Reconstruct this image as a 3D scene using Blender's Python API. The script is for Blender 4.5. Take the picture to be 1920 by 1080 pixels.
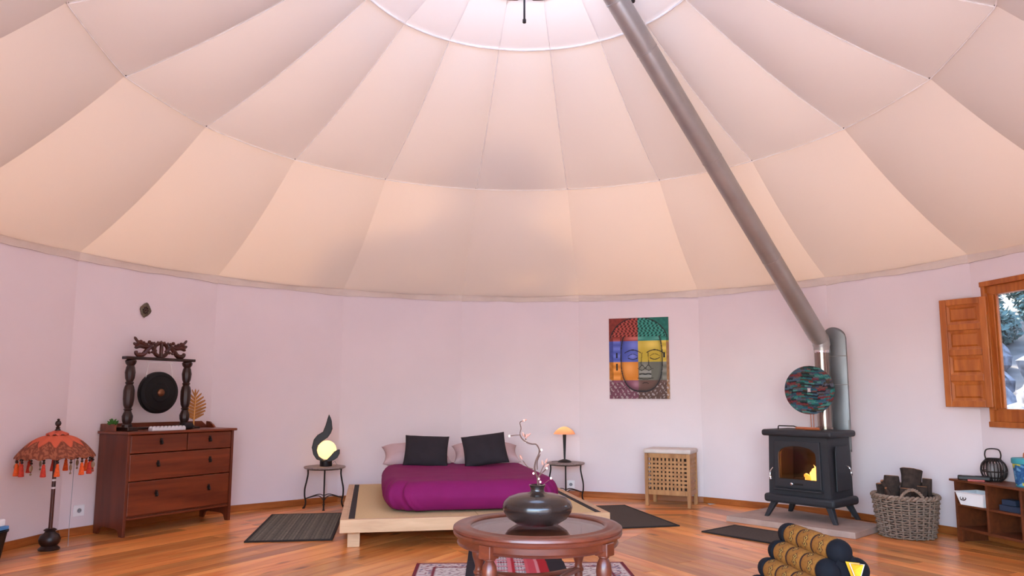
import bpy, bmesh, math, random
from mathutils import Vector, Matrix, noise

random.seed(7)
PI = math.pi
for o in list(bpy.data.objects):
    bpy.data.objects.remove(o)
scene = bpy.context.scene
COL = scene.collection

# ------------------------------------------------------------------ camera
cam_data = bpy.data.cameras.new('camera')
cam = bpy.data.objects.new('camera', cam_data)
COL.objects.link(cam)
cam_data.sensor_width = 36.0
cam_data.sensor_fit = 'HORIZONTAL'
cam_data.lens = 36.0 * 1377.0 / 1920.0
cam_data.shift_y = 38.4 / 1920.0
cam_data.clip_start = 0.02
cam_data.clip_end = 300
yaw, pitch, roll = 0.0217, 0.12, -0.0026
cam.matrix_world = (Matrix.Translation((0, 0, 1.1)) @ Matrix.Rotation(yaw, 4, 'Z')
                    @ Matrix.Rotation(PI / 2 + pitch, 4, 'X') @ Matrix.Rotation(-roll, 4, 'Z'))
scene.camera = cam

# ------------------------------------------------------------------ sky, sun, exposure
SUN_AZ = math.radians(-8)      # from +Y, positive towards +X
SUN_EL = math.radians(36)
world = bpy.data.worlds.new('sky')
scene.world = world
world.use_nodes = True
wn = world.node_tree
wn.nodes.clear()
w_out = wn.nodes.new('ShaderNodeOutputWorld')
w_bg = wn.nodes.new('ShaderNodeBackground')
w_sky = wn.nodes.new('ShaderNodeTexSky')
w_sky.sky_type = 'NISHITA'
w_sky.sun_disc = False
w_sky.sun_elevation = SUN_EL
w_sky.sun_rotation = SUN_AZ
w_sky.air_density = 1.0
w_sky.dust_density = 2.0
w_bg.inputs['Strength'].default_value = 3.6
wn.links.new(w_sky.outputs[0], w_bg.inputs[0])
wn.links.new(w_bg.outputs[0], w_out.inputs[0])

sun_data = bpy.data.lights.new('sun', 'SUN')
sun_data.energy = 40.0
sun_data.angle = math.radians(2.5)
sun_data.color = (1.0, 0.80, 0.60)
sun = bpy.data.objects.new('sun', sun_data)
COL.objects.link(sun)
sun_dir = Vector((math.sin(SUN_AZ) * math.cos(SUN_EL), math.cos(SUN_AZ) * math.cos(SUN_EL), math.sin(SUN_EL)))
sun.rotation_euler = sun_dir.to_track_quat('Z', 'Y').to_euler()
sun.location = (0, 30, 20)

vs = scene.view_settings
vs.view_transform = 'Standard'
vs.look = 'None'
vs.gamma = 1.0
vs.use_curve_mapping = False
vs.exposure = -0.10


# ------------------------------------------------------------------ helpers: materials
def srgb(r, g, b):
    def f(c):
        c /= 255.0
        return c / 12.92 if c <= 0.04045 else ((c + 0.055) / 1.055) ** 2.4
    return (f(r), f(g), f(b), 1.0)


def new_mat(name):
    m = bpy.data.materials.new(name)
    m.use_nodes = True
    return m, m.node_tree, m.node_tree.nodes['Principled BSDF']


def N(nt, kind, **kw):
    n = nt.nodes.new(kind)
    for k, v in kw.items():
        if k in n.inputs:
            n.inputs[k].default_value = v
        else:
            setattr(n, k, v)
    return n


def mapped(nt, scale=(1, 1, 1), coord='Object', jitter=True):
    tc = N(nt, 'ShaderNodeTexCoord')
    mp = N(nt, 'ShaderNodeMapping')
    mp.inputs['Scale'].default_value = scale
    nt.links.new(tc.outputs[coord], mp.inputs['Vector'])
    if jitter:
        oi = N(nt, 'ShaderNodeObjectInfo')
        mul = N(nt, 'ShaderNodeMath', operation='MULTIPLY')
        mul.inputs[1].default_value = 37.0
        nt.links.new(oi.outputs['Random'], mul.inputs[0])
        nt.links.new(mul.outputs[0], mp.inputs['Location'])
    return mp.outputs[0]


def add_bump(nt, b, height, strength=0.2, dist=0.01):
    bp = N(nt, 'ShaderNodeBump')
    bp.inputs['Strength'].default_value = strength
    bp.inputs['Distance'].default_value = dist
    nt.links.new(height, bp.inputs['Height'])
    nt.links.new(bp.outputs[0], b.inputs['Normal'])


def plain(name, col, rough=0.6, metal=0.0, var=0.08, scale=14, bump=0.05, coat=0.0, spec=0.5):
    """solid colour with a faint mottled variation"""
    m, nt, b = new_mat(name)
    b.inputs['Roughness'].default_value = rough
    b.inputs['Metallic'].default_value = metal
    b.inputs['Specular IOR Level'].default_value = spec
    b.inputs['Coat Weight'].default_value = coat
    v = mapped(nt)
    nz = N(nt, 'ShaderNodeTexNoise', Scale=scale, Detail=4.0)
    nt.links.new(v, nz.inputs['Vector'])
    cr = N(nt, 'ShaderNodeValToRGB')
    e = cr.color_ramp.elements
    e[0].position, e[1].position = 0.3, 0.7
    e[0].color = tuple(c * (1 - var) for c in col[:3]) + (1,)
    e[1].color = tuple(min(1, c * (1 + var)) for c in col[:3]) + (1,)
    nt.links.new(nz.outputs[0], cr.inputs[0])
    nt.links.new(cr.outputs[0], b.inputs['Base Color'])
    if bump:
        add_bump(nt, b, nz.outputs[0], bump)
    return m


def wood(name, dark, light, rough=0.4, axis=0, grain=1.0, knots=0.0, coat=0.0, vary=0.0, spec=0.5):
    """long grain along a local axis, optional knots and board to board variation"""
    m, nt, b = new_mat(name)
    b.inputs['Roughness'].default_value = rough
    b.inputs['Coat Weight'].default_value = coat
    b.inputs['Coat Roughness'].default_value = 0.15
    b.inputs['Specular IOR Level'].default_value = spec
    sc = [9.0 * grain] * 3
    sc[axis] = 0.9 * grain
    v = mapped(nt, sc)
    n1 = N(nt, 'ShaderNodeTexNoise', Scale=1.6, Detail=6.0, Roughness=0.62, Distortion=0.6)
    nt.links.new(v, n1.inputs['Vector'])
    cr = N(nt, 'ShaderNodeValToRGB')
    e = cr.color_ramp.elements
    e[0].position, e[1].position = 0.32, 0.68
    e[0].color, e[1].color = dark, light
    nt.links.new(n1.outputs[0], cr.inputs[0])
    colour = cr.outputs[0]
    if vary:
        oi = N(nt, 'ShaderNodeObjectInfo')
        hs = N(nt, 'ShaderNodeHueSaturation')
        mr = N(nt, 'ShaderNodeMapRange')
        mr.inputs['To Min'].default_value = 1 - vary
        mr.inputs['To Max'].default_value = 1 + vary
        nt.links.new(oi.outputs['Random'], mr.inputs['Value'])
        nt.links.new(mr.outputs[0], hs.inputs['Value'])
        nt.links.new(colour, hs.inputs['Color'])
        colour = hs.outputs[0]
    if knots:
        sk = [5.0] * 3
        sk[axis] = 1.9
        vk = mapped(nt, sk)
        vo = N(nt, 'ShaderNodeTexVoronoi', Scale=1.0, Randomness=1.0)
        nt.links.new(vk, vo.inputs['Vector'])
        kr = N(nt, 'ShaderNodeValToRGB')
        ke = kr.color_ramp.elements
        ke[0].position, ke[1].position = 0.04, 0.16
        ke[0].color, ke[1].color = (1, 1, 1, 1), (0, 0, 0, 1)
        nt.links.new(vo.outputs['Distance'], kr.inputs[0])
        mk = N(nt, 'ShaderNodeMath', operation='MULTIPLY')
        mk.inputs[1].default_value = knots
        nt.links.new(kr.outputs[0], mk.inputs[0])
        mx = N(nt, 'ShaderNodeMix', data_type='RGBA')
        nt.links.new(mk.outputs[0], mx.inputs['Factor'])
        nt.links.new(colour, mx.inputs['A'])
        mx.inputs['B'].default_value = tuple(c * 0.22 for c in dark[:3]) + (1,)
        colour = mx.outputs['Result']
    nt.links.new(colour, b.inputs['Base Color'])
    add_bump(nt, b, n1.outputs[0], 0.06, 0.004)
    return m


def painted(name, rough=0.6, bump=0.0, scale=300):
    """colours printed on the mesh as a colour attribute"""
    m, nt, b = new_mat(name)
    b.inputs['Roughness'].default_value = rough
    b.inputs['Specular IOR Level'].default_value = 0.3
    at = N(nt, 'ShaderNodeVertexColor', layer_name='print')
    nt.links.new(at.outputs[0], b.inputs['Base Color'])
    if bump:
        v = mapped(nt)
        nz = N(nt, 'ShaderNodeTexNoise', Scale=scale, Detail=2.0)
        nt.links.new(v, nz.inputs['Vector'])
        add_bump(nt, b, nz.outputs[0], bump, 0.002)
    return m


def emitter(name, col, strength):
    m, nt, b = new_mat(name)
    b.inputs['Base Color'].default_value = col
    b.inputs['Emission Color'].default_value = col
    b.inputs['Emission Strength'].default_value = strength
    return m


def translucent(name, dcol, tcol, fac, rough=0.9, weave=0.0, wscale=220):
    m, nt, b = new_mat(name)
    b.inputs['Base Color'].default_value = dcol
    b.inputs['Roughness'].default_value = rough
    b.inputs['Specular IOR Level'].default_value = 0.15
    tr = N(nt, 'ShaderNodeBsdfTranslucent')
    tr.inputs['Color'].default_value = tcol
    mx = N(nt, 'ShaderNodeMixShader')
    mx.inputs[0].default_value = fac
    out = nt.nodes['Material Output']
    nt.links.new(b.outputs[0], mx.inputs[1])
    nt.links.new(tr.outputs[0], mx.inputs[2])
    nt.links.new(mx.outputs[0], out.inputs['Surface'])
    if weave:
        v = mapped(nt, jitter=False)
        nz = N(nt, 'ShaderNodeTexNoise', Scale=wscale, Detail=3.0)
        nt.links.new(v, nz.inputs['Vector'])
        add_bump(nt, b, nz.outputs[0], weave, 0.01)
    return m


def glass(name, col=(1, 1, 1, 1), rough=0.0, keep=0.9, ior=1.5):
    """thin pane: mostly clear, a mirror share on top"""
    m, nt, b = new_mat(name)
    tr = N(nt, 'ShaderNodeBsdfTransparent')
    tr.inputs['Color'].default_value = tuple(c * keep for c in col[:3]) + (1,)
    gl = N(nt, 'ShaderNodeBsdfGlossy')
    gl.inputs['Roughness'].default_value = rough
    fr = N(nt, 'ShaderNodeFresnel')
    ge = N(nt, 'ShaderNodeNewGeometry')
    mr = N(nt, 'ShaderNodeMapRange')
    mr.inputs['To Min'].default_value = ior
    mr.inputs['To Max'].default_value = 1 / ior
    nt.links.new(ge.outputs['Backfacing'], mr.inputs['Value'])
    nt.links.new(mr.outputs[0], fr.inputs['IOR'])
    mx = N(nt, 'ShaderNodeMixShader')
    out = nt.nodes['Material Output']
    nt.links.new(fr.outputs[0], mx.inputs[0])
    nt.links.new(tr.outputs[0], mx.inputs[1])
    nt.links.new(gl.outputs[0], mx.inputs[2])
    nt.links.new(mx.outputs[0], out.inputs['Surface'])
    return m


# ------------------------------------------------------------------ helpers: meshes
class MB:
    """collects simple shapes; build() links them as one mesh object"""

    def __init__(self):
        self.v, self.f = [], []
        self.cols = None

    def add(self, verts, faces, M=None):
        o = len(self.v)
        for p in verts:
            p = Vector(p)
            self.v.append(M @ p if M is not None else p)
        self.f += [tuple(i + o for i in f) for f in faces]
        return self

    def box(self, x0, x1, y0, y1, z0, z1, M=None):
        vs_ = [(x, y, z) for z in (z0, z1) for y in (y0, y1) for x in (x0, x1)]
        fs = [(0, 2, 3, 1), (4, 5, 7, 6), (0, 1, 5, 4), (2, 6, 7, 3), (0, 4, 6, 2), (1, 3, 7, 5)]
        return self.add(vs_, fs, M)

    def hexa(self, bottom, top):
        """box from four bottom and four top corners"""
        return self.add(list(bottom) + list(top),
                        [(3, 2, 1, 0), (4, 5, 6, 7), (0, 1, 5, 4), (1, 2, 6, 5), (2, 3, 7, 6), (3, 0, 4, 7)])

    def lathe(self, prof, seg=24, M=None, cap=True):
        vs_, fs = [], []
        n = len(prof)
        for r, z in prof:
            for k in range(seg):
                a = 2 * PI * k / seg
                vs_.append((r * math.cos(a), r * math.sin(a), z))
        for i in range(n - 1):
            for k in range(seg):
                k2 = (k + 1) % seg
                fs.append((i * seg + k, i * seg + k2, (i + 1) * seg + k2, (i + 1) * seg + k))
        if cap:
            fs.append(tuple(reversed(range(seg))))
            fs.append(tuple((n - 1) * seg + k for k in range(seg)))
        return self.add(vs_, fs, M)

    def tube(self, pts, rad, seg=8, closed=False, M=None, flat=None):
        pts = [Vector(p) for p in pts]
        n = len(pts)
        rr = rad if isinstance(rad, (list, tuple)) else [rad] * n
        vs_, fs = [], []
        prev = None
        for i, p in enumerate(pts):
            if closed:
                t = (pts[(i + 1) % n] - pts[i - 1])
            else:
                t = pts[min(i + 1, n - 1)] - pts[max(i - 1, 0)]
            t.normalize()
            if prev is None:
                u = t.orthogonal() if abs(t.z) > 0.95 else t.cross(Vector((0, 0, 1)))
            else:
                u = prev - t * prev.dot(t)
            u.normalize()
            prev = u
            w = t.cross(u)
            for k in range(seg):
                a = 2 * PI * k / seg
                vs_.append(p + (u * math.cos(a) + w * math.sin(a) * (flat or 1.0)) * rr[i])
        m = n if closed else n - 1
        for i in range(m):
            j = (i + 1) % n
            for k in range(seg):
                k2 = (k + 1) % seg
                fs.append((i * seg + k, i * seg + k2, j * seg + k2, j * seg + k))
        if not closed:
            fs.append(tuple(reversed(range(seg))))
            fs.append(tuple((n - 1) * seg + k for k in range(seg)))
        return self.add(vs_, fs, M)

    def prism(self, poly, y0, y1, M=None):
        """outline in the local xz plane, thickness along y"""
        n = len(poly)
        vs_ = [(x, y0, z) for x, z in poly] + [(x, y1, z) for x, z in poly]
        fs = [tuple(range(n)), tuple(reversed(range(n, 2 * n)))]
        for i in range(n):
            j = (i + 1) % n
            fs.append((i, i + n, j + n, j))
        return self.add(vs_, fs, M)

    def ball(self, c, rx, ry=None, rz=None, seg=12, M=None):
        ry = ry or rx
        rz = rz or rx
        vs_, fs = [(c[0], c[1], c[2] - rz)], []
        rings = max(4, seg // 2)
        for i in range(1, rings):
            b = -PI / 2 + PI * i / rings
            for k in range(seg):
                a = 2 * PI * k / seg
                vs_.append((c[0] + rx * math.cos(b) * math.cos(a), c[1] + ry * math.cos(b) * math.sin(a), c[2] + rz * math.sin(b)))
        vs_.append((c[0], c[1], c[2] + rz))
        last = len(vs_) - 1
        for k in range(seg):
            k2 = (k + 1) % seg
            fs.append((0, 1 + k2, 1 + k))
            for i in range(rings - 2):
                a0 = 1 + i * seg
                fs.append((a0 + k, a0 + k2, a0 + seg + k2, a0 + seg + k))
            fs.append((1 + (rings - 2) * seg + k, 1 + (rings - 2) * seg + k2, last))
        return self.add(vs_, fs, M)

    def grid(self, nu, nv, fn, M=None, wrap=False):
        vs_ = [fn(i / nu, j / nv) for j in range(nv + 1) for i in range(nu + (0 if wrap else 1))]
        w = nu if wrap else nu + 1
        fs = []
        for j in range(nv):
            for i in range(nu):
                i2 = (i + 1) % w
                fs.append((j * w + i, j * w + i2, (j + 1) * w + i2, (j + 1) * w + i))
        return self.add(vs_, fs, M)

    def build(self, name, mat, parent=None, smooth=35, bevel=0.0, bseg=2, fix=True):
        me = bpy.data.meshes.new(name)
        me.from_pydata([tuple(p) for p in self.v], [], self.f)
        if fix:
            bm = bmesh.new()
            bm.from_mesh(me)
            bmesh.ops.recalc_face_normals(bm, faces=bm.faces)
            bm.to_mesh(me)
            bm.free()
        me.materials.append(mat)
        if smooth:
            me.shade_smooth()
            me.set_sharp_from_angle(angle=math.radians(smooth))
        o = bpy.data.objects.new(name, me)
        COL.objects.link(o)
        if parent:
            o.parent = parent
        if bevel:
            md = o.modifiers.new('bevel', 'BEVEL')
            md.width = bevel
            md.segments = bseg
            md.limit_method = 'ANGLE'
            md.angle_limit = math.radians(40)
        return o


def colour_print(o, fn):
    """store fn(local point) as the printed colour of every vertex"""
    me = o.data
    ca = me.color_attributes.new('print', 'FLOAT_COLOR', 'POINT')
    flat = []
    for v in me.vertices:
        c = fn(v.co)
        flat += [c[0], c[1], c[2], 1.0]
    ca.data.foreach_set('color', flat)


def tag(o, label=None, cat=None, group=None, kind=None):
    if label: o['label'] = label
    if cat: o['category'] = cat
    if group: o['group'] = group
    if kind: o['kind'] = kind
    return o


def empty(name, loc=(0, 0, 0), rz=0.0, label=None, cat=None, group=None, kind=None):
    o = bpy.data.objects.new(name, None)
    o.empty_display_size = 0.1
    COL.objects.link(o)
    o.location = loc
    o.rotation_euler = (0, 0, rz)
    return tag(o, label, cat, group, kind)


def copy_tree(src, parent=None):
    c = src.copy()
    COL.objects.link(c)
    c.parent = parent
    for ch in list(src.children):
        copy_tree(ch, c)
    return c


def T(x=0, y=0, z=0):
    return Matrix.Translation((x, y, z))


def RX(a): return Matrix.Rotation(a, 4, 'X')
def RY(a): return Matrix.Rotation(a, 4, 'Y')
def RZ(a): return Matrix.Rotation(a, 4, 'Z')


def smoothpath(pts, n=6):
    """Catmull-Rom through the points"""
    P = [Vector(p) for p in pts]
    P = [P[0] * 2 - P[1]] + P + [P[-1] * 2 - P[-2]]
    out = []
    for i in range(1, len(P) - 2):
        for k in range(n):
            t = k / n
            a, b, c, d = P[i - 1], P[i], P[i + 1], P[i + 2]
            out.append(0.5 * ((2 * b) + (c - a) * t + (2 * a - 5 * b + 4 * c - d) * t * t + (3 * b - a - 3 * c + d) * t ** 3))
    out.append(P[-2])
    return out


# ------------------------------------------------------------------ materials
M_WALL = plain('wall_paint', (0.83, 0.72, 0.74, 1), 0.85, var=0.03, scale=1.5, bump=0.02, spec=0.2)
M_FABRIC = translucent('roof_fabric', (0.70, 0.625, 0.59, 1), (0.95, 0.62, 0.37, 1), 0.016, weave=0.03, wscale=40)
M_UPPERFAB_LIT = translucent('upper_roof_fabric_lit', (0.72, 0.66, 0.645, 1), (0.95, 0.70, 0.50, 1), 0.0135, weave=0.03, wscale=40)  # painted paler than the lower cloth to imitate cooler sky light higher up
M_CROWNFAB_LIT = translucent('crown_fabric_lit', (0.86, 0.80, 0.80, 1), (0.84, 0.80, 0.80, 1), 0.016)  # whitest cloth: the brightness around the crown is put into its colour
M_DOME = translucent('dome_acrylic', (0.9, 0.92, 0.97, 1), (0.85, 0.9, 1.0, 1), 0.45, rough=0.3)
M_BAND = plain('eave_band_cloth', (0.74, 0.63, 0.56, 1), 0.9, var=0.05, scale=6)
M_CORD = plain('white_cord', (0.92, 0.88, 0.87, 1), 0.8, bump=0)
M_SKIRT = wood('baseboard_pine', srgb(140, 72, 28), srgb(186, 108, 50), 0.4, axis=0)
M_PLANK = wood('floor_pine', srgb(204, 104, 42), srgb(244, 168, 92), 0.31, axis=0, grain=0.8, knots=0.85, vary=0.36, coat=0.12)
M_DRESSER = wood('dresser_pine', srgb(94, 38, 18), srgb(132, 62, 32), 0.38, axis=0, grain=0.9, knots=0.7, coat=0.1)
M_DRESSERV = wood('dresser_pine_upright', srgb(88, 36, 18), srgb(118, 54, 30), 0.4, axis=2, grain=0.9, knots=0.4)
M_SHELF = wood('shelf_pine', srgb(86, 40, 20), srgb(120, 62, 32), 0.45, axis=0, knots=0.4)
M_TABLE = wood('table_cherry', srgb(84, 34, 20), srgb(126, 58, 34), 0.36, axis=0, grain=0.7, coat=0.3)
M_WINWOOD = wood('window_pine', srgb(150, 74, 26), srgb(196, 112, 46), 0.42, axis=2, knots=0.5)
M_BEDWOOD = wood('bed_beech', srgb(196, 152, 112), srgb(222, 182, 140), 0.5, axis=0)
M_HAMPER = wood('hamper_acacia', srgb(158, 106, 62), srgb(196, 144, 92), 0.5, axis=2)
M_DARKWOOD = wood('carved_dark_wood', srgb(26, 12, 9), srgb(50, 25, 17), 0.4, axis=2, grain=1.5)
M_REDWOOD = wood('carved_red_wood', srgb(50, 19, 13), srgb(88, 38, 25), 0.35, axis=0, grain=1.5)
M_TATAMI = plain('tatami_straw', srgb(216, 184, 134), 0.85, var=0.06, scale=60, bump=0.1)
M_BLACK = plain('black_cloth_tape', srgb(34, 26, 26), 0.85)
M_DUVET = plain('purple_cotton', srgb(128, 20, 86), 0.8, var=0.05, scale=8, bump=0.05, spec=0.25)
M_PILLOW = plain('dusty_pink_cotton', srgb(196, 166, 166), 0.9, var=0.04, scale=8, spec=0.2)
M_CUSHION = plain('charcoal_velvet', srgb(48, 42, 46), 0.9, var=0.1, scale=12, spec=0.2)
M_IRON = plain('wrought_iron', srgb(58, 50, 48), 0.45, metal=0.7, var=0.15)
M_STONETOP = plain('mosaic_stone', srgb(140, 122, 116), 0.5, var=0.3, scale=40)
M_BLACKMETAL = plain('black_metal', srgb(15, 9, 8), 0.5, metal=0.0, var=0.15)
M_STOVE = plain('cast_iron', srgb(44, 43, 47), 0.6, metal=0.1, var=0.06, scale=60, bump=0.04)
M_STOVEIN = plain('sooty_iron', srgb(26, 20, 18), 0.9)
M_CHROME = plain('chrome', (0.75, 0.75, 0.78, 1), 0.15, metal=1.0, var=0.03, bump=0)
M_STEEL = plain('galvanised_steel', (0.40, 0.375, 0.355, 1), 0.38, metal=0.55, var=0.08, scale=5, bump=0.01)
M_SHINY = plain('stainless_steel', (0.30, 0.25, 0.22, 1), 0.2, metal=1.0, var=0.03, bump=0)
M_SHIELD = plain('zinc_sheet', (0.19, 0.19, 0.20, 1), 0.42, metal=0.5, var=0.15, scale=4, bump=0.02)
M_SLAB = plain('hearth_stone', srgb(176, 150, 136), 0.75, var=0.16, scale=6, bump=0.15)
M_WHITE = plain('white_plastic', srgb(246, 246, 248), 0.4, var=0.02, bump=0)
M_CERAMIC = plain('white_ceramic', srgb(224, 220, 222), 0.3, var=0.04, bump=0)
M_VASE = plain('dark_glaze', srgb(44, 32, 28), 0.24, var=0.25, scale=7, bump=0.02, coat=0.3)
M_GOLD = plain('antique_gold', srgb(176, 122, 66), 0.4, metal=0.7, var=0.15)
M_PEWTER = plain('pewter', srgb(110, 100, 84), 0.45, metal=0.6, var=0.4, scale=90, bump=0.4)
M_GONG = plain('black_bronze', srgb(26, 26, 28), 0.4, metal=0.6, var=0.2)
M_BOSS = plain('worn_bronze', srgb(116, 74, 48), 0.4, metal=0.7)
M_LEAF = plain('succulent_green', srgb(64, 120, 50), 0.6, var=0.3)
M_POT = plain('clay_pot', srgb(168, 118, 88), 0.8)
M_WICKER = plain('grey_wicker', srgb(136, 114, 98), 0.7, var=0.3, scale=50, bump=0.2)
M_WICKERCORE = plain('dark_lining', srgb(46, 36, 30), 0.9)
M_BARK = plain('bark', srgb(58, 43, 36), 0.95, var=0.45, scale=30, bump=0.9)
M_LOGEND = plain('cut_wood', srgb(150, 96, 62), 0.85, var=0.25, scale=30)
M_PRINT = painted('printed_cloth', 0.85, 0.1)
M_PAINT = painted('painted_canvas', 0.55)
M_BLUEDARK = plain('navy_cotton', srgb(17, 18, 25), 0.85, var=0.1, spec=0.25)
M_YELLOW = plain('yellow_cotton', srgb(232, 178, 34), 0.8)
M_BLUE = plain('blue_enamel', srgb(38, 84, 130), 0.45, var=0.3, scale=18)
M_TEAL = plain('teal_enamel', srgb(56, 150, 160), 0.45)
M_NAVYBOX = plain('navy_card', srgb(40, 52, 74), 0.7)
M_BLUELID = plain('light_blue_plastic', srgb(90, 150, 205), 0.5)
M_RED = plain('red_plastic', srgb(170, 40, 30), 0.4)
M_GREY = plain('grey_plastic', srgb(150, 150, 156), 0.4)
M_MATBROWN = plain('brown_coir', srgb(74, 60, 50), 0.95, var=0.25, scale=120, bump=0.4)
M_MATBORDER = plain('mat_border', srgb(34, 27, 25), 0.9)
M_COPPER = plain('copper_wood', srgb(164, 84, 44), 0.45)
M_TWIG = plain('twig_bark', srgb(104, 74, 64), 0.8, var=0.2)
M_PINKBUD = plain('pink_bud', srgb(206, 146, 128), 0.7)
M_GLASS = glass('window_glass', (0.93, 0.97, 1.0, 1), 0.0, 0.72)
M_CROWNGLASS = glass('crown_acrylic', (0.95, 0.97, 1.0, 1), 0.0, 0.8)
M_SMOKED = glass('smoked_glass', (0.9, 0.86, 0.86, 1), 0.02, 0.97, 2.3)
M_FIREGLASS = glass('stove_glass', (0.9, 0.85, 0.8, 1), 0.05, 0.85)

# ------------------------------------------------------------------ the yurt: an 18-sided tent room
D = 4.578          # centre of the room lies at (0, D)
RW = 3.8664        # corner radius
HW = 2.19
NS = 18
TH = 2 * PI / NS
PH = -0.0229
APO = RW * math.cos(TH / 2)


def kink(k, r=RW, z=0.0):
    a = k * TH + PH
    return Vector((r * math.sin(a), D + r * math.cos(a), z))


def panel_frame(i, r=APO):
    """origin at the middle foot of wall panel i, x to the right seen from inside, y outwards"""
    a = i * TH + PH
    return T(r * math.sin(a), D + r * math.cos(a), 0) @ RZ(-a)


HALF = RW * math.sin(TH / 2)
WALLT = 0.05
walls = {}
for nm in ('wall_left', 'wall_back', 'wall_right', 'wall_front'):
    walls[nm] = empty(nm, (0, 0, 0), kind='structure')
skirts = {}
for nm in ('baseboard_left', 'baseboard_back', 'baseboard_right'):
    skirts[nm] = empty(nm, kind='structure')
trim = empty('trim_1', kind='structure')

WIN_X0, WIN_X1 = -0.545, 0.36     # window opening on panel 4, local x
WIN_Z0, WIN_Z1 = 0.885, 2.01


def side_of(i):
    if -1 <= i <= 1: return 'back'
    if 2 <= i <= 7: return 'right'
    if -7 <= i <= -2: return 'left'
    return 'front'


for i in range(-8, 10):
    sd = side_of(i)
    F = panel_frame(i)
    if abs(i) >= 8:
        continue           # the wide entrance, standing open
    h2 = HALF + 0.004
    ho = HALF + WALLT * math.tan(TH / 2)
    mb = MB()

    def seg(x0, x1, z0, z1, e0=False, e1=False):
        xo0 = -ho if e0 else x0
        xo1 = ho if e1 else x1
        mb.hexa([F @ Vector(p) for p in ((x0, 0, z0), (x1, 0, z0), (xo1, WALLT, z0), (xo0, WALLT, z0))],
                [F @ Vector(p) for p in ((x0, 0, z1), (x1, 0, z1), (xo1, WALLT, z1), (xo0, WALLT, z1))])
    if i == 4:
        seg(-h2, WIN_X0, -0.1, HW + 0.068, True, False)
        seg(WIN_X1, h2, -0.1, HW + 0.068, False, True)
        seg(WIN_X0, WIN_X1, -0.1, WIN_Z0)
        seg(WIN_X0, WIN_X1, WIN_Z1, HW + 0.068)
    else:
        seg(-h2, h2, -0.1, HW + 0.068, True, True)
    mb.build('wall_panel', M_WALL, walls['wall_' + sd], smooth=0)
    # baseboard
    bh = 0.062
    bb = MB().box(-HALF + 0.001, HALF - 0.001, -0.014, -0.001, 0.0, bh)
    o = bb.build('baseboard_board', M_SKIRT, skirts['baseboard_' + sd], smooth=0, bevel=0.004)
    o.matrix_local = F
    # cloth band under the eaves, hem slightly wavy
    ph = i * 1.7

    def band(u, v, F=F, ph=ph):
        x = -HALF + 2 * HALF * u
        zz = HW + 0.004 * math.sin(9 * u + ph) + 0.003 * math.sin(23 * u + ph) if v < 0.2 else (HW + 0.078)
        if 0.2 <= v <= 0.8:
            zz = HW + 0.04
        y = -0.012 - 0.006 * math.sin(PI * v) - (0.004 * math.sin(14 * u + ph) if v < 0.2 else 0)
        return F @ Vector((x, y, zz))
    b2 = MB().grid(24, 3, lambda u, v: band(u, v))
    b2.grid(24, 1, lambda u, v: band(u, 0) + Vector((0, 0, 0)) + (F.to_3x3() @ Vector((0, 0.011 * v, 0))))
    b2.build('eave_band', M_BAND, trim, smooth=60)

# door posts and lintel of the open entrance
door = empty('door_1', kind='structure')
for k in (7.5, 10.5):
    p = kink(k)
    MB().box(-0.05, 0.05, -0.05, 0.05, 0, HW + 0.1, T(p.x, p.y, 0) @ RZ(-(k * TH + PH))).build('door_post', M_WINWOOD, door, bevel=0.005)
for i in (8, 9, 10):
    MB().box(-HALF, HALF, -0.03, 0.05, HW - 0.02, HW + 0.1, panel_frame(i)).build('lintel', M_WINWOOD, door, bevel=0.005)

# ---- fabric ceiling: each panel hangs between ribs, pinned up at the joints
R_PUR, Z_PUR = 2.623, 3.175
R_ROPE, Z_ROPE = 1.215, 3.965
R_CRN, Z_CRN = 0.80, 4.17
ceiling = empty('ceiling', kind='structure')


def roof_point(i, u, v, r0, z0, r1, z1, ribsag, pillow):
    a0, a1 = (i - 0.5) * TH + PH, (i + 0.5) * TH + PH
    r = r0 + (r1 - r0) * v
    z = z0 + (z1 - z0) * v
    p0 = Vector((r * math.sin(a0), D + r * math.cos(a0), z))
    p1 = Vector((r * math.sin(a1), D + r * math.cos(a1), z))
    p = p0.lerp(p1, u)
    s = 4 * v * (1 - v)
    w = 4 * u * (1 - u)
    # weight of the span at the pinned row: the cloth dips a little between two joints
    dip = 0.012 * w
    p.z -= ribsag * s + pillow * (s ** 0.8) * w + dip * (1 - s)
    return p


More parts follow.
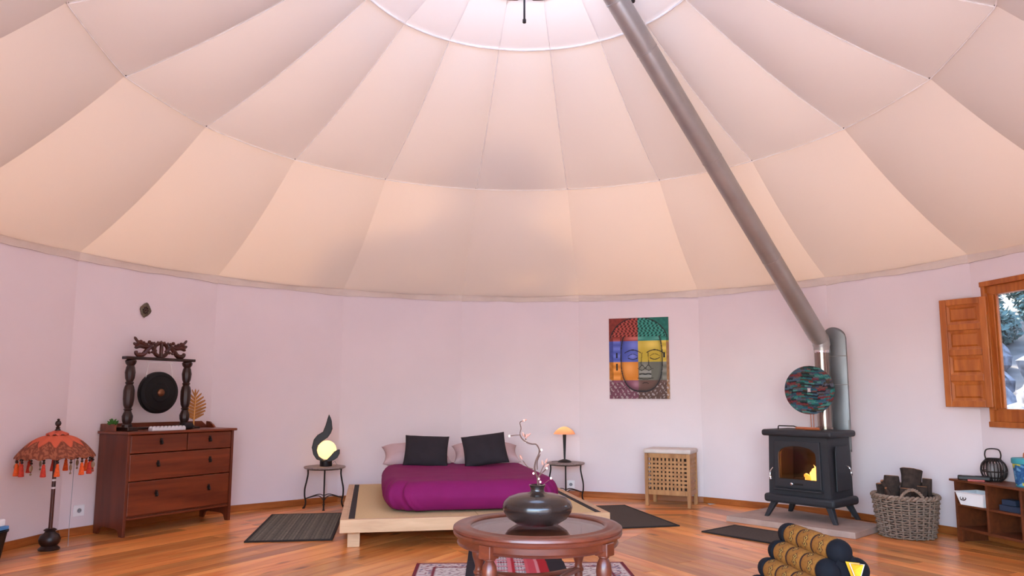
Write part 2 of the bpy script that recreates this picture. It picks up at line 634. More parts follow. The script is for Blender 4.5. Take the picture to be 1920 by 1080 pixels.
for i in range(-9, 9):
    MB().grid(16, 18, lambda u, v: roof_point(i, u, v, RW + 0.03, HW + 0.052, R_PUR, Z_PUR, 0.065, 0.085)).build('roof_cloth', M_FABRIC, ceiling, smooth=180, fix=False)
    MB().grid(16, 18, lambda u, v: roof_point(i, u, v, R_PUR, Z_PUR, R_ROPE, Z_ROPE, 0.045, 0.06)).build('roof_cloth', M_UPPERFAB_LIT, ceiling, smooth=180, fix=False)
    MB().grid(8, 6, lambda u, v: roof_point(i, u, v, R_ROPE, Z_ROPE, R_CRN, Z_CRN, 0.02, 0.01)).build('crown_cloth', M_CROWNFAB_LIT, ceiling, smooth=180, fix=False)
for i in range(-9, 9):
    # cord sewn along the row of joints, and the rope around the crown
    MB().tube([roof_point(i, u / 6, 0, R_PUR, Z_PUR, R_ROPE, Z_ROPE, 0, 0) - Vector((0, 0, 0.010)) for u in range(7)], 0.0045, 5).build('seam_cord', M_CORD, ceiling)
    MB().tube([roof_point(i, u / 6, 0, R_ROPE, Z_ROPE, R_CRN, Z_CRN, 0, 0) - Vector((0, 0, 0.008)) for u in range(7)], 0.008, 6).build('crown_rope', M_CORD, ceiling)
    # rib cords run from the crown down to the joints
    k = i + 0.5
    a = k * TH + PH
    pts = [roof_point(i, 1.0, v / 10, R_PUR, Z_PUR, R_ROPE, Z_ROPE, 0.045, 0) - Vector((0, 0, 0.010)) for v in range(0, 11)]
    MB().tube(pts + [kink(k, R_CRN, Z_CRN - 0.004)], 0.004, 5).build('rib_cord', M_CORD, ceiling)
    # the tie that pins the cloth at each joint
    j = kink(k, R_PUR, Z_PUR - 0.004)
    MB().ball(j, 0.008, 0.008, 0.008, 8).build('joint_tie', M_IRON, ceiling)

crown = empty('ceiling_crown', (0, D, Z_CRN), kind='structure')
MB().tube([(R_CRN * math.cos(2 * PI * k / 48), R_CRN * math.sin(2 * PI * k / 48), 0.03) for k in range(48)], 0.045, 8, closed=True).build('crown_ring', M_REDWOOD, crown)
for k in range(3):
    MB().tube([(-R_CRN, 0, 0.05), (0, 0, 0.28), (R_CRN, 0, 0.05)], 0.025, 8, M=RZ(PI / 3 * k + 0.3)).build('crown_spoke', M_REDWOOD, crown)
MB().lathe([(0.84 * math.cos(t), 0.05 + 0.36 * math.sin(t)) for t in [PI / 2 * q / 8 for q in range(8)]] + [(0.02, 0.41)], 36, cap=False).build('crown_dome', M_CROWNGLASS, crown, smooth=60, fix=True)
MB().tube([(-0.023, 0, 0.27), (-0.023, 0, -0.61)], 0.007, 8).lathe([(0.012, -0.622), (0.012, -0.60)], 8, T(-0.023, 0, 0)).build('hanging_rod', M_IRON, crown)

# ---- floor: boards laid in six wedges, parallel to the six outer sides
floor = empty('floor', kind='structure')
MB().lathe([(RW + 0.05, -0.10), (RW + 0.05, -0.028)], 36, T(0, D, 0)).build('subfloor', M_BEDWOOD, floor)
PWID = 0.125
rnd = random.Random(11)
front_field = MB()
tan30 = math.tan(PI / 6)
for s in range(6):
    ang = math.radians(30 + 60 * s) + 0.0
    Fm = T(0, D, 0) @ RZ(ang - PI / 2)      # local y points outwards, x along the boards
    d0 = 0.0
    while d0 < 3.84:
        d1 = min(d0 + PWID, 3.84)
        def halfw(d):
            return max(0.0, min(d * tan30, math.sqrt(max(0.0, 3.864 ** 2 - d * d))) - 0.001)
        a0, a1 = halfw(d0 + 0.001), halfw(d1 - 0.001)
        x = -max(a0, a1)
        cuts = [x]
        x += rnd.uniform(0.5, 2.2)
        while x < max(a0, a1) - 0.35:
            cuts.append(x)
            x += rnd.uniform(1.3, 2.4)
        cuts.append(max(a0, a1))
        for c0, c1 in zip(cuts, cuts[1:]):
            first, last = c0 == cuts[0], c1 == cuts[-1]
            y0, y1 = d0 + 0.0009, d1 - 0.0009
            bl = -a0 if first else c0 + 0.0009
            tl = -a1 if first else c0 + 0.0009
            br = a0 if last else c1 - 0.0009
            tr = a1 if last else c1 - 0.0009
            zt = rnd.uniform(-0.0012, 0.0)
            q = [(bl, y0), (br, y0), (tr, y1), (tl, y1)]
            if s < 3:
                cx, cy = (c0 + c1) / 2, (d0 + d1) / 2
                mb = MB().hexa([(px - cx, py - cy, -0.028) for px, py in q], [(px - cx, py - cy, zt) for px, py in q])
                o = mb.build('plank', M_PLANK, floor, smooth=0)
                o.matrix_local = Fm @ T(cx, cy, 0)
            else:
                front_field.hexa([Fm @ Vector((px, py, -0.028)) for px, py in q], [Fm @ Vector((px, py, zt)) for px, py in q])
        d0 += PWID
tag(front_field.build('plank_field', M_PLANK, floor, smooth=0), kind='stuff')

# ---- window with shutter in panel 4
F4 = panel_frame(4)
window = empty('window_1', kind='structure')
window.matrix_world = F4


def winbox(name, x0, x1, y0, y1, z0, z1, mat=M_WINWOOD, parent=window, bevel=0.004):
    return MB().box(x0, x1, y0, y1, z0, z1).build(name, mat, parent, smooth=0, bevel=bevel)


fx0, fx1, fz0, fz1 = WIN_X0, WIN_X1, WIN_Z0, WIN_Z1
winbox('frame_jamb', fx0 - 0.005, fx0 + 0.035, -0.03, 0.06, fz0, fz1)
winbox('frame_jamb', fx1 - 0.035, fx1 + 0.005, -0.03, 0.06, fz0, fz1)
winbox('frame_head', fx0 - 0.012, fx1 + 0.012, -0.036, 0.06, fz1 - 0.035, fz1 + 0.006)
winbox('frame_sill', fx0 - 0.012, fx1 + 0.012, -0.036, 0.06, fz0 - 0.006, fz0 + 0.035)
winbox('inner_head', fx0 + 0.035, fx1 - 0.035, -0.012, 0.05, fz1 - 0.105, fz1 - 0.035)
winbox('inner_sill', fx0 + 0.035, fx1 - 0.035, -0.012, 0.05, fz0 + 0.035, fz0 + 0.135)
winbox('sash_stile', fx0 + 0.04, fx0 + 0.10, -0.018, 0.035, fz0 + 0.135, fz1 - 0.105)
winbox('sash_stile', fx1 - 0.10, fx1 - 0.04, -0.018, 0.035, fz0 + 0.135, fz1 - 0.105)
winbox('sash_stile', -0.11, -0.06, -0.014, 0.035, fz0 + 0.135, fz1 - 0.105)
winbox('sash_bead', fx0 + 0.102, fx0 + 0.116, -0.006, 0.012, fz0 + 0.14, fz1 - 0.11)
winbox('pane', fx0 + 0.10, -0.11, 0.010, 0.014, fz0 + 0.135, fz1 - 0.105, M_GLASS, bevel=0)
winbox('pane', -0.06, fx1 - 0.10, 0.010, 0.014, fz0 + 0.135, fz1 - 0.105, M_GLASS, bevel=0)


def shutter(hx, hy, ang, flip):
    W, Hh, t = 0.345, 0.865, 0.028
    sh = MB()
    st = 0.05
    zs = [0, 0.06, 0.06 + 0.15, 0.06 + 0.15 + 0.048]
    body = MB()
    s = -1 if flip else 1
    def bx(x0, x1, y0, y1, z0, z1):
        body.box(min(s * x0, s * x1), max(s * x0, s * x1), y0, y1, z0, z1)
    bx(0, st, -t, 0, 0, Hh)
    bx(W - st, W, -t, 0, 0, Hh)
    nP = 4
    ph_ = (Hh - 0.05 * (nP + 1)) / nP
    for k in range(nP + 1):
        z0 = k * (ph_ + 0.05)
        bx(st, W - st, -t, 0, z0, z0 + 0.05)
    o = body.build('shutter', M_WINWOOD, window, smooth=0, bevel=0.004)
    o.matrix_local = T(hx, hy, 1.03) @ RZ(ang)
    for k in range(nP):
        z0 = 0.05 + k * (ph_ + 0.05)
        p = MB()
        x0, x1, z1 = st, W - st, z0 + ph_
        m = 0.035
        A = [(s * x0, -t + 0.012, z0), (s * x1, -t + 0.012, z0), (s * x1, -t + 0.012, z1), (s * x0, -t + 0.012, z1)]
        B = [(s * (x0 + m * .6), -t + 0.016, z0 + m * .6), (s * (x1 - m * .6), -t + 0.016, z0 + m * .6), (s * (x1 - m * .6), -t + 0.016, z1 - m * .6), (s * (x0 + m * .6), -t + 0.016, z1 - m * .6)]
        C = [(s * (x0 + m), -t + 0.004, z0 + m), (s * (x1 - m), -t + 0.004, z0 + m), (s * (x1 - m), -t + 0.004, z1 - m), (s * (x0 + m), -t + 0.004, z1 - m)]
        E = [(a[0], -0.006, a[2]) for a in A]
        v = A + B + C + E
        f = []
        for q in range(4):
            r = (q + 1) % 4
            f += [(q, r, 4 + r, 4 + q), (4 + q, 4 + r, 8 + r, 8 + q), (12 + q, 12 + r, r, q)]
        f += [(8, 9, 10, 11), (12, 13, 14, 15)]
        p.add(v, f).build('shutter_panel', M_WINWOOD, o, smooth=0)
    return o


# hinge on the left jamb, swung into the room
shutter(fx0 + 0.055, -0.034, math.radians(26.0), True)
shutter(fx1 - 0.055, -0.034, math.radians(-24.0), False)
MB().box(fx0 + 0.036, fx0 + 0.062, -0.036, -0.012, 1.01, 1.92).build('hinge_stile', M_WINWOOD, window, bevel=0.003)

# ------------------------------------------------------------------ outside the window and around the tent
M_GROUND = plain('dry_earth', srgb(112, 106, 100), 0.95, var=0.3, scale=3, bump=0.5)
M_ROCK = plain('grey_rock', srgb(104, 104, 110), 0.95, var=0.75, scale=7, bump=0.8)
M_BUSH = plain('olive_leaf', srgb(84, 106, 100), 0.8, var=0.4, scale=3)


def ground_h(x, y):
    d = math.hypot(x, y - D)
    rise = max(0.0, d - 7.0)
    side = max(0.0, x - 2.0) / (abs(x) + 2.0)
    return -0.12 + 0.36 * rise * side + (0.12 * noise.noise(Vector((x * 0.5, y * 0.5, 0))) if d > 5 else 0)


g = MB()
GN = 70
g.grid(GN, GN, lambda u, v: (-45 + 90 * u, -40 + 90 * v, ground_h(-45 + 90 * u, -40 + 90 * v)))
tag(g.build('ground', M_GROUND, smooth=180), kind='structure')


M_BOUNCE = plain('bounce_slab_pale', srgb(206, 200, 194), 0.9, var=0.08, scale=4)
tr_ = MB().box(-6, 20, -18, D - RW - 0.08, -0.16, -0.05)  # unseen pale slab before the entrance, added to bounce daylight onto the inside walls
tag(tr_.build('bounce_slab', M_BOUNCE, smooth=0), kind='structure')


def rock(name, loc, sx, sy, sz, seed, label):
    mb = MB().ball((0, 0, 0), 1, 1, 1, 18)
    for p in mb.v:
        q = p.normalized()
        k = 1 + 0.35 * noise.noise(q * 1.3 + Vector((seed, 0, 0))) + 0.14 * noise.noise(q * 3.5 + Vector((0, seed, 0)))
        p.x, p.y, p.z = q.x * sx * k, q.y * sy * k, q.z * sz * k
    o = mb.build(name, M_ROCK, smooth=28)
    o.location = loc
    o.rotation_euler = (0, 0, seed * 1.3)
    tag(o, label, 'rock', 'boulders on the slope outside the window')


rocks = [(7.1, 10.9, .6, .5, .42), (8.3, 10.7, .5, .45, .35), (7.3, 12.3, .62, .5, .5), (8.75, 12.4, .66, .6, .5), (8.2, 13.9, .72, .6, .55), (9.9, 13.7, .75, .65, .55), (6.5, 13.8, .6, .5, .42), (10.3, 12.0, .62, .55, .45), (9.2, 15.4, .75, .65, .5), (11.2, 15.2, .8, .7, .55)]
rlab = ['broad pale grey boulder low in the window view', 'grey boulder right of the broad one outside', 'small grey rock nearest the window', 'big boulder behind the broad pale one outside', 'rounded grey boulder under the bushes outside', 'low flat rock in front of the boulders outside', 'squat grey rock at the right of the window view', 'grey rock at the left edge of the slope outside', 'large boulder high on the slope outside', 'large weathered boulder at the foot of the trees outside']
for k, (x, y, sx, sy, sz) in enumerate(rocks):
    rock('boulder', (x, y, ground_h(x, y) + sz * 0.45), sx, sy, sz, k * 2.7 + 1, rlab[k])


def leafy(name, loc, rx, ry, rz, n, size, seed, label, cat, group, trunk=None):
    r = random.Random(seed)
    root = empty(name, loc, 0, label, cat, group)
    lv, lf = [], []
    for q in range(n):
        while True:
            p = Vector((r.uniform(-1, 1), r.uniform(-1, 1), r.uniform(-1, 1)))
            if 0.25 < p.length < 1 and noise.noise(p * 2.2 + Vector((seed, 0, 0))) > -0.12:
                break
        c = Vector((p.x * rx, p.y * ry, (p.z + 1) * rz + (trunk or 0)))
        a = Vector((r.gauss(0, 1), r.gauss(0, 1), r.gauss(0, 1))).normalized() * size * r.uniform(.6, 1.3)
        b = a.orthogonal().normalized() * a.length * 0.45
        o = len(lv)
        lv += [c - a, c + b, c + a, c - b]
        lf.append((o, o + 1, o + 2, o + 3))
    mb = MB()
    mb.v, mb.f = lv, lf
    tag(mb.build('foliage', M_BUSH, root, smooth=0, fix=False), kind='stuff')
    th = (trunk or 0) + rz
    tr = MB().tube([(0, 0, -0.2), (0.04, 0, th * .5), (0, 0.05, th)], [max(.05, rx * .09), max(.04, rx * .07), .03], 8)
    for q in range(5):
        a = q * 1.3
        tr.tube([(0, 0, th * .6), (rx * .5 * math.cos(a), ry * .5 * math.sin(a), th + rz * .4)], [.04, .015], 6)
    tr.build('trunk', M_BARK, root)


for k, (x, y, rx, rz) in enumerate([(10.4, 17.4, 1.0, .62), (12.7, 17.5, 1.0, .6), (11.5, 19.9, 1.1, .8), (14.0, 19.9, 1.1, .75), (8.8, 19.3, 1.0, .7)]):
    leafy('bush', (x, y, ground_h(x, y) - 0.1), rx, rx, rz, 5200, 0.085, k + 3,
          ['round olive bush just above the boulders outside', 'dense olive bush right of the round one outside', 'tall bush at the back of the window view', 'wide bush far right on the slope outside', 'olive bush at the left of the slope outside'][k], 'bush', 'bushes on the slope outside the window')
leafy('shade_tree', (-1.6, 13.0, -0.2), 1.5, 1.0, 0.72, 4200, 0.10, 41, 'tree standing behind the tent, shading its roof', 'tree', 'trees behind the tent', trunk=5.6)
leafy('shade_tree', (-1.4, 14.9, -0.2), 0.55, 0.55, 0.5, 700, 0.09, 47, 'slim tall tree behind the tent beside the broad one', 'tree', 'trees behind the tent', trunk=8.6)

# ------------------------------------------------------------------ dresser
DR = empty('dresser', (-3.165, 5.832, 0), math.radians(60), 'reddish pine chest of four drawers with a low back rail', 'dresser')
DW, DD, DH = 1.0, 0.405, 0.815


def side_profile():
    return [(0, 0), (0.05, 0), (0.07, 0.045), (0.11, 0.06), (DD - 0.11, 0.06), (DD - 0.07, 0.045), (DD - 0.05, 0), (DD, 0), (DD, DH - 0.022), (0, DH - 0.022)]


for x0 in (0.0, DW - 0.024):
    # outline runs along depth, so turn the prism
    MB().prism(side_profile(), 0, 0.024, T(x0 + 0.024, 0, 0) @ RZ(PI / 2)).build('side_panel', M_DRESSERV, DR, smooth=0, bevel=0.003)
MB().box(-0.018, DW + 0.018, -0.022, DD, DH - 0.022, DH).build('top', M_DRESSER, DR, smooth=0, bevel=0.006)
MB().box(0.024, DW - 0.024, DD - 0.012, DD - 0.002, 0.10, DH - 0.022).build('back_panel', M_DRESSER, DR, smooth=0)
MB().box(0.024, DW - 0.024, 0.012, 0.03, 0.125, 0.14).build('bottom_rail', M_DRESSER, DR, smooth=0, bevel=0.002)
MB().box(0.024, DW - 0.024, 0.03, DD - 0.02, 0.14, 0.152).build('bottom_board', M_DRESSER, DR, smooth=0)
MB().prism([(0.0, DH), (DW, DH), (DW, DH + 0.012), (DW - 0.025, DH + 0.03), (DW - 0.06, DH + 0.058), (0.0, DH + 0.058)], DD - 0.022, DD - 0.002).build('back_rail', M_DRESSER, DR, smooth=0, bevel=0.004)
for sx in (0.0, DW - 0.018):
    MB().prism([(DD - 0.15, DH), (DD - 0.024, DH), (DD - 0.024, DH + 0.056), (DD - 0.07, DH + 0.052), (DD - 0.12, DH + 0.025)] if sx else [(DD - 0.21, DH), (DD - 0.024, DH), (DD - 0.024, DH + 0.058), (DD - 0.18, DH + 0.058), (DD - 0.205, DH + 0.045)], 0, 0.018, T(sx + 0.018, 0, 0) @ RZ(PI / 2)).build('end_rail', M_DRESSER, DR, smooth=0, bevel=0.003)


def pull(parent, x, z):
    k = MB().box(x - 0.009, x + 0.009, -0.004, 0.002, z - 0.026, z + 0.026)
    k.lathe([(0.016, -0.002), (0.016, 0.002)], 12, T(x, -0.001, z) @ RX(PI / 2))
    k.tube([(x, -0.004, z + 0.008), (x, -0.016, z + 0.002), (x, -0.017, z - 0.014), (x, -0.012, z - 0.022)], [0.005, 0.006, 0.010, 0.006], 8)
    k.build('pull', M_IRON, parent, bevel=0.0)


rows = [(0.643, 0.788, [(0.028, 0.53), (0.538, DW - 0.028)]), (0.425, 0.637, [(0.028, DW - 0.028)]), (0.155, 0.419, [(0.028, DW - 0.028)])]
for z0, z1, cells in rows:
    for x0, x1 in cells:
        d = MB().box(x0, x1, 0.004, 0.03, z0, z1).build('drawer', M_DRESSER, DR, smooth=0, bevel=0.006)
        MB().box(x0 + 0.01, x1 - 0.01, 0.03, DD - 0.03, z0 + 0.01, z1 - 0.01).build('drawer_box', M_BEDWOOD, d, smooth=0)
        zc = z0 + (z1 - z0) * 0.6
        if x1 - x0 > 0.7:
            pull(d, 0.27, zc), pull(d, 0.76, zc)
        else:
            pull(d, x0 + (x1 - x0) * (0.52 if x0 < .3 else 0.49), zc)


def on_dresser(x, y, z=0.0):
    return DR.matrix_basis @ Vector((x, y, DH + z))


DR_M = T(-3.165, 5.832, 0) @ RZ(math.radians(60))


def dres(x, y, z=0.0):
    return DR_M @ Vector((x, y, DH + z))


# ---- gong in its carved stand
GO = empty('gong_stand', dres(0.375, 0.215), math.radians(60), 'dark carved wooden stand with a dragon crest, hung with a black gong', 'gong')
GWX = 0.262
post_prof = [(0.034, 0.03), (0.034, 0.05), (0.026, 0.06), (0.033, 0.085), (0.036, 0.12), (0.026, 0.15), (0.022, 0.165), (0.029, 0.175), (0.022, 0.185), (0.031, 0.21), (0.036, 0.26), (0.036, 0.33), (0.030, 0.365), (0.022, 0.38), (0.029, 0.395), (0.022, 0.405), (0.030, 0.43), (0.035, 0.48), (0.028, 0.525), (0.023, 0.535), (0.034, 0.555), (0.038, 0.575), (0.026, 0.59)]
for s in (-1, 1):
    MB().lathe([(r * 1.18, z) for r, z in post_prof], 10, T(s * GWX, 0, 0)).build('post', M_DARKWOOD, GO, smooth=30)
    MB().box(s * GWX - 0.045, s * GWX + 0.045, -0.09, 0.09, 0.0, 0.032).build('foot', M_DARKWOOD, GO, smooth=0, bevel=0.006)
MB().box(-GWX, GWX, -0.02, 0.02, 0.01, 0.028).build('base_bar', M_DARKWOOD, GO, smooth=0, bevel=0.004)
MB().box(-GWX - 0.06, GWX + 0.06, -0.035, 0.035, 0.588, 0.612).build('top_beam', M_DARKWOOD, GO, smooth=0, bevel=0.005)
cr = MB()
cz = 0.612
# central medallion with two slots
cr.tube([(0.055 * math.cos(2 * PI * q / 16) * 1.15, 0, cz + 0.068 + 0.058 * math.sin(2 * PI * q / 16)) for q in range(16)], 0.017, 8, closed=True)
cr.tube([(0, -0.006, cz + 0.01), (0, -0.008, cz + 0.07), (0, -0.006, cz + 0.13)], [0.014, 0.017, 0.013], 8)
for q in range(5):
    cr.tube([(-0.06 + 0.03 * q, 0, cz + 0.112), (-0.065 + 0.0325 * q, 0, cz + 0.147 - 0.006 * abs(q - 2))], [0.013, 0.006], 6)
for s in (-1, 1):
    cr.tube(smoothpath([(s * 0.05, 0, cz + 0.05), (s * 0.085, 0, cz + 0.09), (s * 0.125, 0, cz + 0.06), (s * 0.165, 0, cz + 0.018), (s * 0.215, 0, cz + 0.02), (s * 0.225, 0, cz + 0.05)], 4), [0.018] * 8 + [0.02] * 8 + [0.016] * 4 + [0.010], 8)
    cr.tube(smoothpath([(s * 0.09, 0, cz + 0.10), (s * 0.14, 0, cz + 0.085), (s * 0.19, 0, cz + 0.09), (s * 0.235, 0, cz + 0.075)], 4), [0.016] * 12 + [0.009], 8)
    cr.tube(smoothpath([(s * 0.13, 0, cz + 0.085), (s * 0.18, 0, cz + 0.115), (s * 0.215, 0, cz + 0.13), (s * 0.245, 0, cz + 0.165)], 4), [0.015] * 8 + [0.012] * 4 + [0.005], 8)
    cr.tube(smoothpath([(s * 0.17, 0, cz + 0.10), (s * 0.215, 0, cz + 0.095), (s * 0.25, 0, cz + 0.115)], 4), [0.013] * 8 + [0.005], 8)
    for q in range(6):
        x = 0.085 + 0.026 * q
        cr.ball((s * x, -0.004, cz + 0.118 + 0.012 * math.sin(q * 2.1)), 0.017, 0.014, 0.017, 8)
    for q in range(5):
        x = 0.08 + 0.028 * q
        cr.ball((s * x, -0.006, cz + 0.045 - 0.005 * q), 0.014, 0.012, 0.013, 8)
cr.build('dragon_crest', M_REDWOOD, GO, smooth=40)
gz, gr = 0.315, 0.178
gong = MB().lathe([(gr - 0.012, -0.045), (gr, -0.03), (gr, 0.0), (gr - 0.006, 0.012), (gr * .82, 0.018), (gr * .80, 0.014), (gr * .45, 0.020), (gr * .43, 0.024), (0.045, 0.026)], 40, T(0, -0.01, gz) @ RX(PI / 2)).build('gong', M_GONG, GO, smooth=30)
MB().lathe([(0.034, 0.02), (0.032, 0.032), (0.022, 0.042), (0.007, 0.046)], 20, T(0, -0.01, gz) @ RX(PI / 2)).build('boss', M_BOSS, gong)
st = MB()
for s in (-1, 1):
    st.tube([(s * 0.10, 0, 0.575), (s * 0.125, -0.005, gz + 0.12)], 0.0025, 5)
st.tube([(-0.12, 0, 0.572), (0.12, 0, 0.572)], 0.004, 6)
st.build('hanging_string', M_CORD, GO)

# ---- other things on the dresser
w = MB()
TRW = 0.30


def tray_fn(u, v):
    x = -TRW / 2 + TRW * u
    return (x, 0, 0)


w.box(-TRW / 2, TRW / 2, -0.03, 0.03, 0.0, 0.022)
for q in range(9):
    x = -TRW / 2 + TRW * (q + 0.5) / 9
    for s in (-1, 1):
        w.prism([(x - 0.0165, 0.02), (x + 0.0165, 0.02), (x + 0.014, 0.029), (x + 0.006, 0.036), (x - 0.006, 0.036), (x - 0.014, 0.029)], s * 0.022 - 0.006, s * 0.022 + 0.006)
o = w.build('scalloped_tray', M_CERAMIC, smooth=20, bevel=0.002)
o.location = dres(0.375, 0.06)
o.rotation_euler = (0, 0, math.radians(58))
tag(o, 'long white tray with a scalloped rim at the dresser front edge', 'tray')

mal = empty('gong_mallet', dres(0.50, 0.105), math.radians(62), 'dark padded gong mallet lying behind the white scalloped tray', 'mallet')
MB().tube([(-0.13, 0, 0.03), (0.06, 0, 0.03)], 0.008, 8).build('handle', M_DARKWOOD, mal)
MB().lathe([(0.02, -0.045), (0.03, -0.03), (0.03, 0.03), (0.02, 0.045)], 14, T(0.10, 0, 0.03) @ RY(PI / 2)).build('head', M_CUSHION, mal)

LF = empty('leaf_sculpture', dres(0.73, 0.21), math.radians(50), 'gilded cut-out leaf sculpture on a dark foot beside the gong', 'sculpture')
MB().box(-0.045, 0.045, -0.03, 0.03, 0, 0.016).build('foot', M_DARKWOOD, LF, smooth=0, bevel=0.003)
MB().tube(smoothpath([(0, 0, 0.01), (0.0, 0, 0.08), (0.004, 0, 0.18), (0.006, 0.0, 0.30)], 4), [0.007] * 8 + [0.005] * 4 + [0.003], 8).build('stem', M_GOLD, LF)
nl = 8
for s in (-1, 1):
    for q in range(nl):
        f = q / (nl - 1)
        z0 = 0.075 + 0.195 * f
        L = 0.10 * math.sin(PI * (0.30 + 0.62 * f)) + 0.008
        up = 0.045 + 0.02 * f
        poly = [(0, z0), (s * L * 0.5, z0 + up * .45), (s * L, z0 + up), (s * L * 0.96, z0 + up + 0.012), (s * L * 0.5, z0 + up * .45 + 0.025), (0, z0 + 0.026)]
        MB().prism(poly, -0.002, 0.002).build('leaf_lobe', M_GOLD, LF, smooth=0, bevel=0.001)
MB().prism([(-0.010, 0.285), (0.010, 0.285), (0.006, 0.335), (0.0, 0.352), (-0.006, 0.335)], -0.002, 0.002).build('leaf_tip', M_GOLD, LF, smooth=0)

PL = empty('potted_succulent', dres(0.032, 0.275), 0.3, 'tiny green succulent in a clay pot at the dresser corner', 'plant')
MB().lathe([(0.022, 0), (0.03, 0.045), (0.034, 0.05), (0.03, 0.055), (0.026, 0.045)], 16).build('pot', M_POT, PL)
rr = random.Random(3)
for q in range(26):
    a = rr.uniform(0, 2 * PI)
    e = rr.uniform(0.15, 1.35)
    d = Vector((math.cos(a) * math.cos(e), math.sin(a) * math.cos(e), math.sin(e)))
    MB().tube([Vector((0, 0, 0.045)), Vector((0, 0, 0.05)) + d * 0.03, Vector((0, 0, 0.052)) + d * 0.052], [0.004, 0.010, 0.003], 6).build('leaf', M_LEAF, PL)

# ---- wall ornament
ORN = empty('wall_ornament', kind=None, label='small pierced pewter diamond hung high on the wall above the gong', cat='ornament')
ORN.matrix_world = T(-3.372, 6.348, 1.849) @ RZ(math.radians(61.3)) @ T(0, -0.012, 0) @ RY(0.12)
dia = [(0, -0.068), (0.026, -0.045), (0.05, -0.014), (0.054, 0.004), (0.034, 0.036), (0.01, 0.066), (0, 0.07), (-0.02, 0.058), (-0.05, 0.02), (-0.052, 0.0), (-0.03, -0.045)]
MB().prism(dia, -0.005, 0.005).build('plate', M_PEWTER, ORN, smooth=0, bevel=0.002)
MB().tube([(x * .9, -0.006, z * .9) for x, z in dia], 0.005, 6, closed=True).build('rim', M_PEWTER, ORN)
fl = MB()
for q in range(8):
    a = q * PI / 4
    fl.ball((0.02 * math.cos(a), -0.007, 0.026 * math.sin(a)), 0.008, 0.004, 0.010, 8)
fl.ball((0, -0.008, 0), 0.009, 0.005, 0.012, 8)
fl.build('floral_relief', M_DARKWOOD, ORN)


def socket(M, label):
    s = empty('wall_socket', label=label, cat='socket')
    s.matrix_world = M
    MB().box(-0.044, 0.044, -0.010, 0, -0.044, 0.044).build('cover_plate', M_WHITE, s, smooth=0, bevel=0.003)
    MB().lathe([(0.021, 0.0), (0.021, 0.006), (0.019, 0.006), (0.018, 0.001)], 20, T(0, -0.010, 0) @ RX(PI / 2)).build('socket_well', M_WHITE, s)
    MB().lathe([(0.018, 0.0), (0.018, 0.0012)], 20, T(0, -0.010, 0) @ RX(PI / 2)).build('well_floor', M_GREY, s)
    for x in (-0.009, 0.009):
        MB().lathe([(0.0026, 0.0), (0.0026, 0.002)], 8, T(x, -0.0112, 0) @ RX(PI / 2)).build('pin_hole', M_BLACKMETAL, s)


socket(T(-3.592, 5.946, 0.191) @ RZ(math.radians(61.3)), 'white wall socket between the parasol and the dresser')
socket(T(0.479, 8.385, 0.134) @ RZ(math.radians(1.3)), 'white wall socket low behind the right-hand bedside table')

# ------------------------------------------------------------------ Balinese parasol
PA = empty('parasol', (-3.446, 5.381, 0), 0.0, 'small orange ceremonial parasol with tassels on a turned dark base', 'parasol')
MB().lathe([(0.068, 0), (0.07, 0.012), (0.058, 0.022), (0.05, 0.03), (0.066, 0.05), (0.071, 0.075), (0.06, 0.105), (0.036, 0.122), (0.032, 0.132), (0.044, 0.14), (0.030, 0.15)], 24).build('base', M_DARKWOOD, PA)
MB().tube([(0, 0, 0.14), (0, 0, 0.80)], 0.0135, 12).build('pole', M_REDWOOD, PA)
for z in (0.43, 0.485):
    MB().lathe([(0.0142, z), (0.0142, z + 0.014)], 12).build('shell_inlay', M_CERAMIC, PA)
CR, CZ0, CZ1 = 0.243, 0.668, 0.815
nrib = 16


def canopy(u, v):
    a = 2 * PI * u
    scal = 1 - 0.02 * (0.5 + 0.5 * math.cos(a * nrib)) * v
    r = CR * (v ** 0.85) * scal + 0.01
    z = CZ1 - (CZ1 - CZ0) * (v ** 2.0) + 0.006 * math.cos(a * nrib) * v
    return (r * math.cos(a), r * math.sin(a), z)


cp = MB().grid(192, 28, canopy, wrap=True)
cp.grid(192, 1, lambda u, v: tuple(Vector(canopy(u, 1.0)) + Vector((0, 0, -0.012 * v)) * 1.0), wrap=True)
can = cp.build('canopy', M_PRINT, PA, smooth=60, fix=False)
sd_ = can.modifiers.new('thick', 'SOLIDIFY')
sd_.thickness = 0.003
OR1, OR2, BR1, BR2 = srgb(214, 100, 70), srgb(206, 84, 50), srgb(126, 66, 48), srgb(168, 98, 70)


def canopy_col(p):
    a = math.atan2(p.y, p.x) / (2 * PI) * 12
    v = min(1.0, (math.hypot(p.x, p.y) / CR))
    tri = abs((a % 1.0) - 0.5) * 2
    edge = 0.60 + 0.22 * tri
    if v > edge:
        if v > edge + 0.05:
            return BR2 if noise.noise(p * 70) > 0.05 else BR1
        return BR1
    return OR1


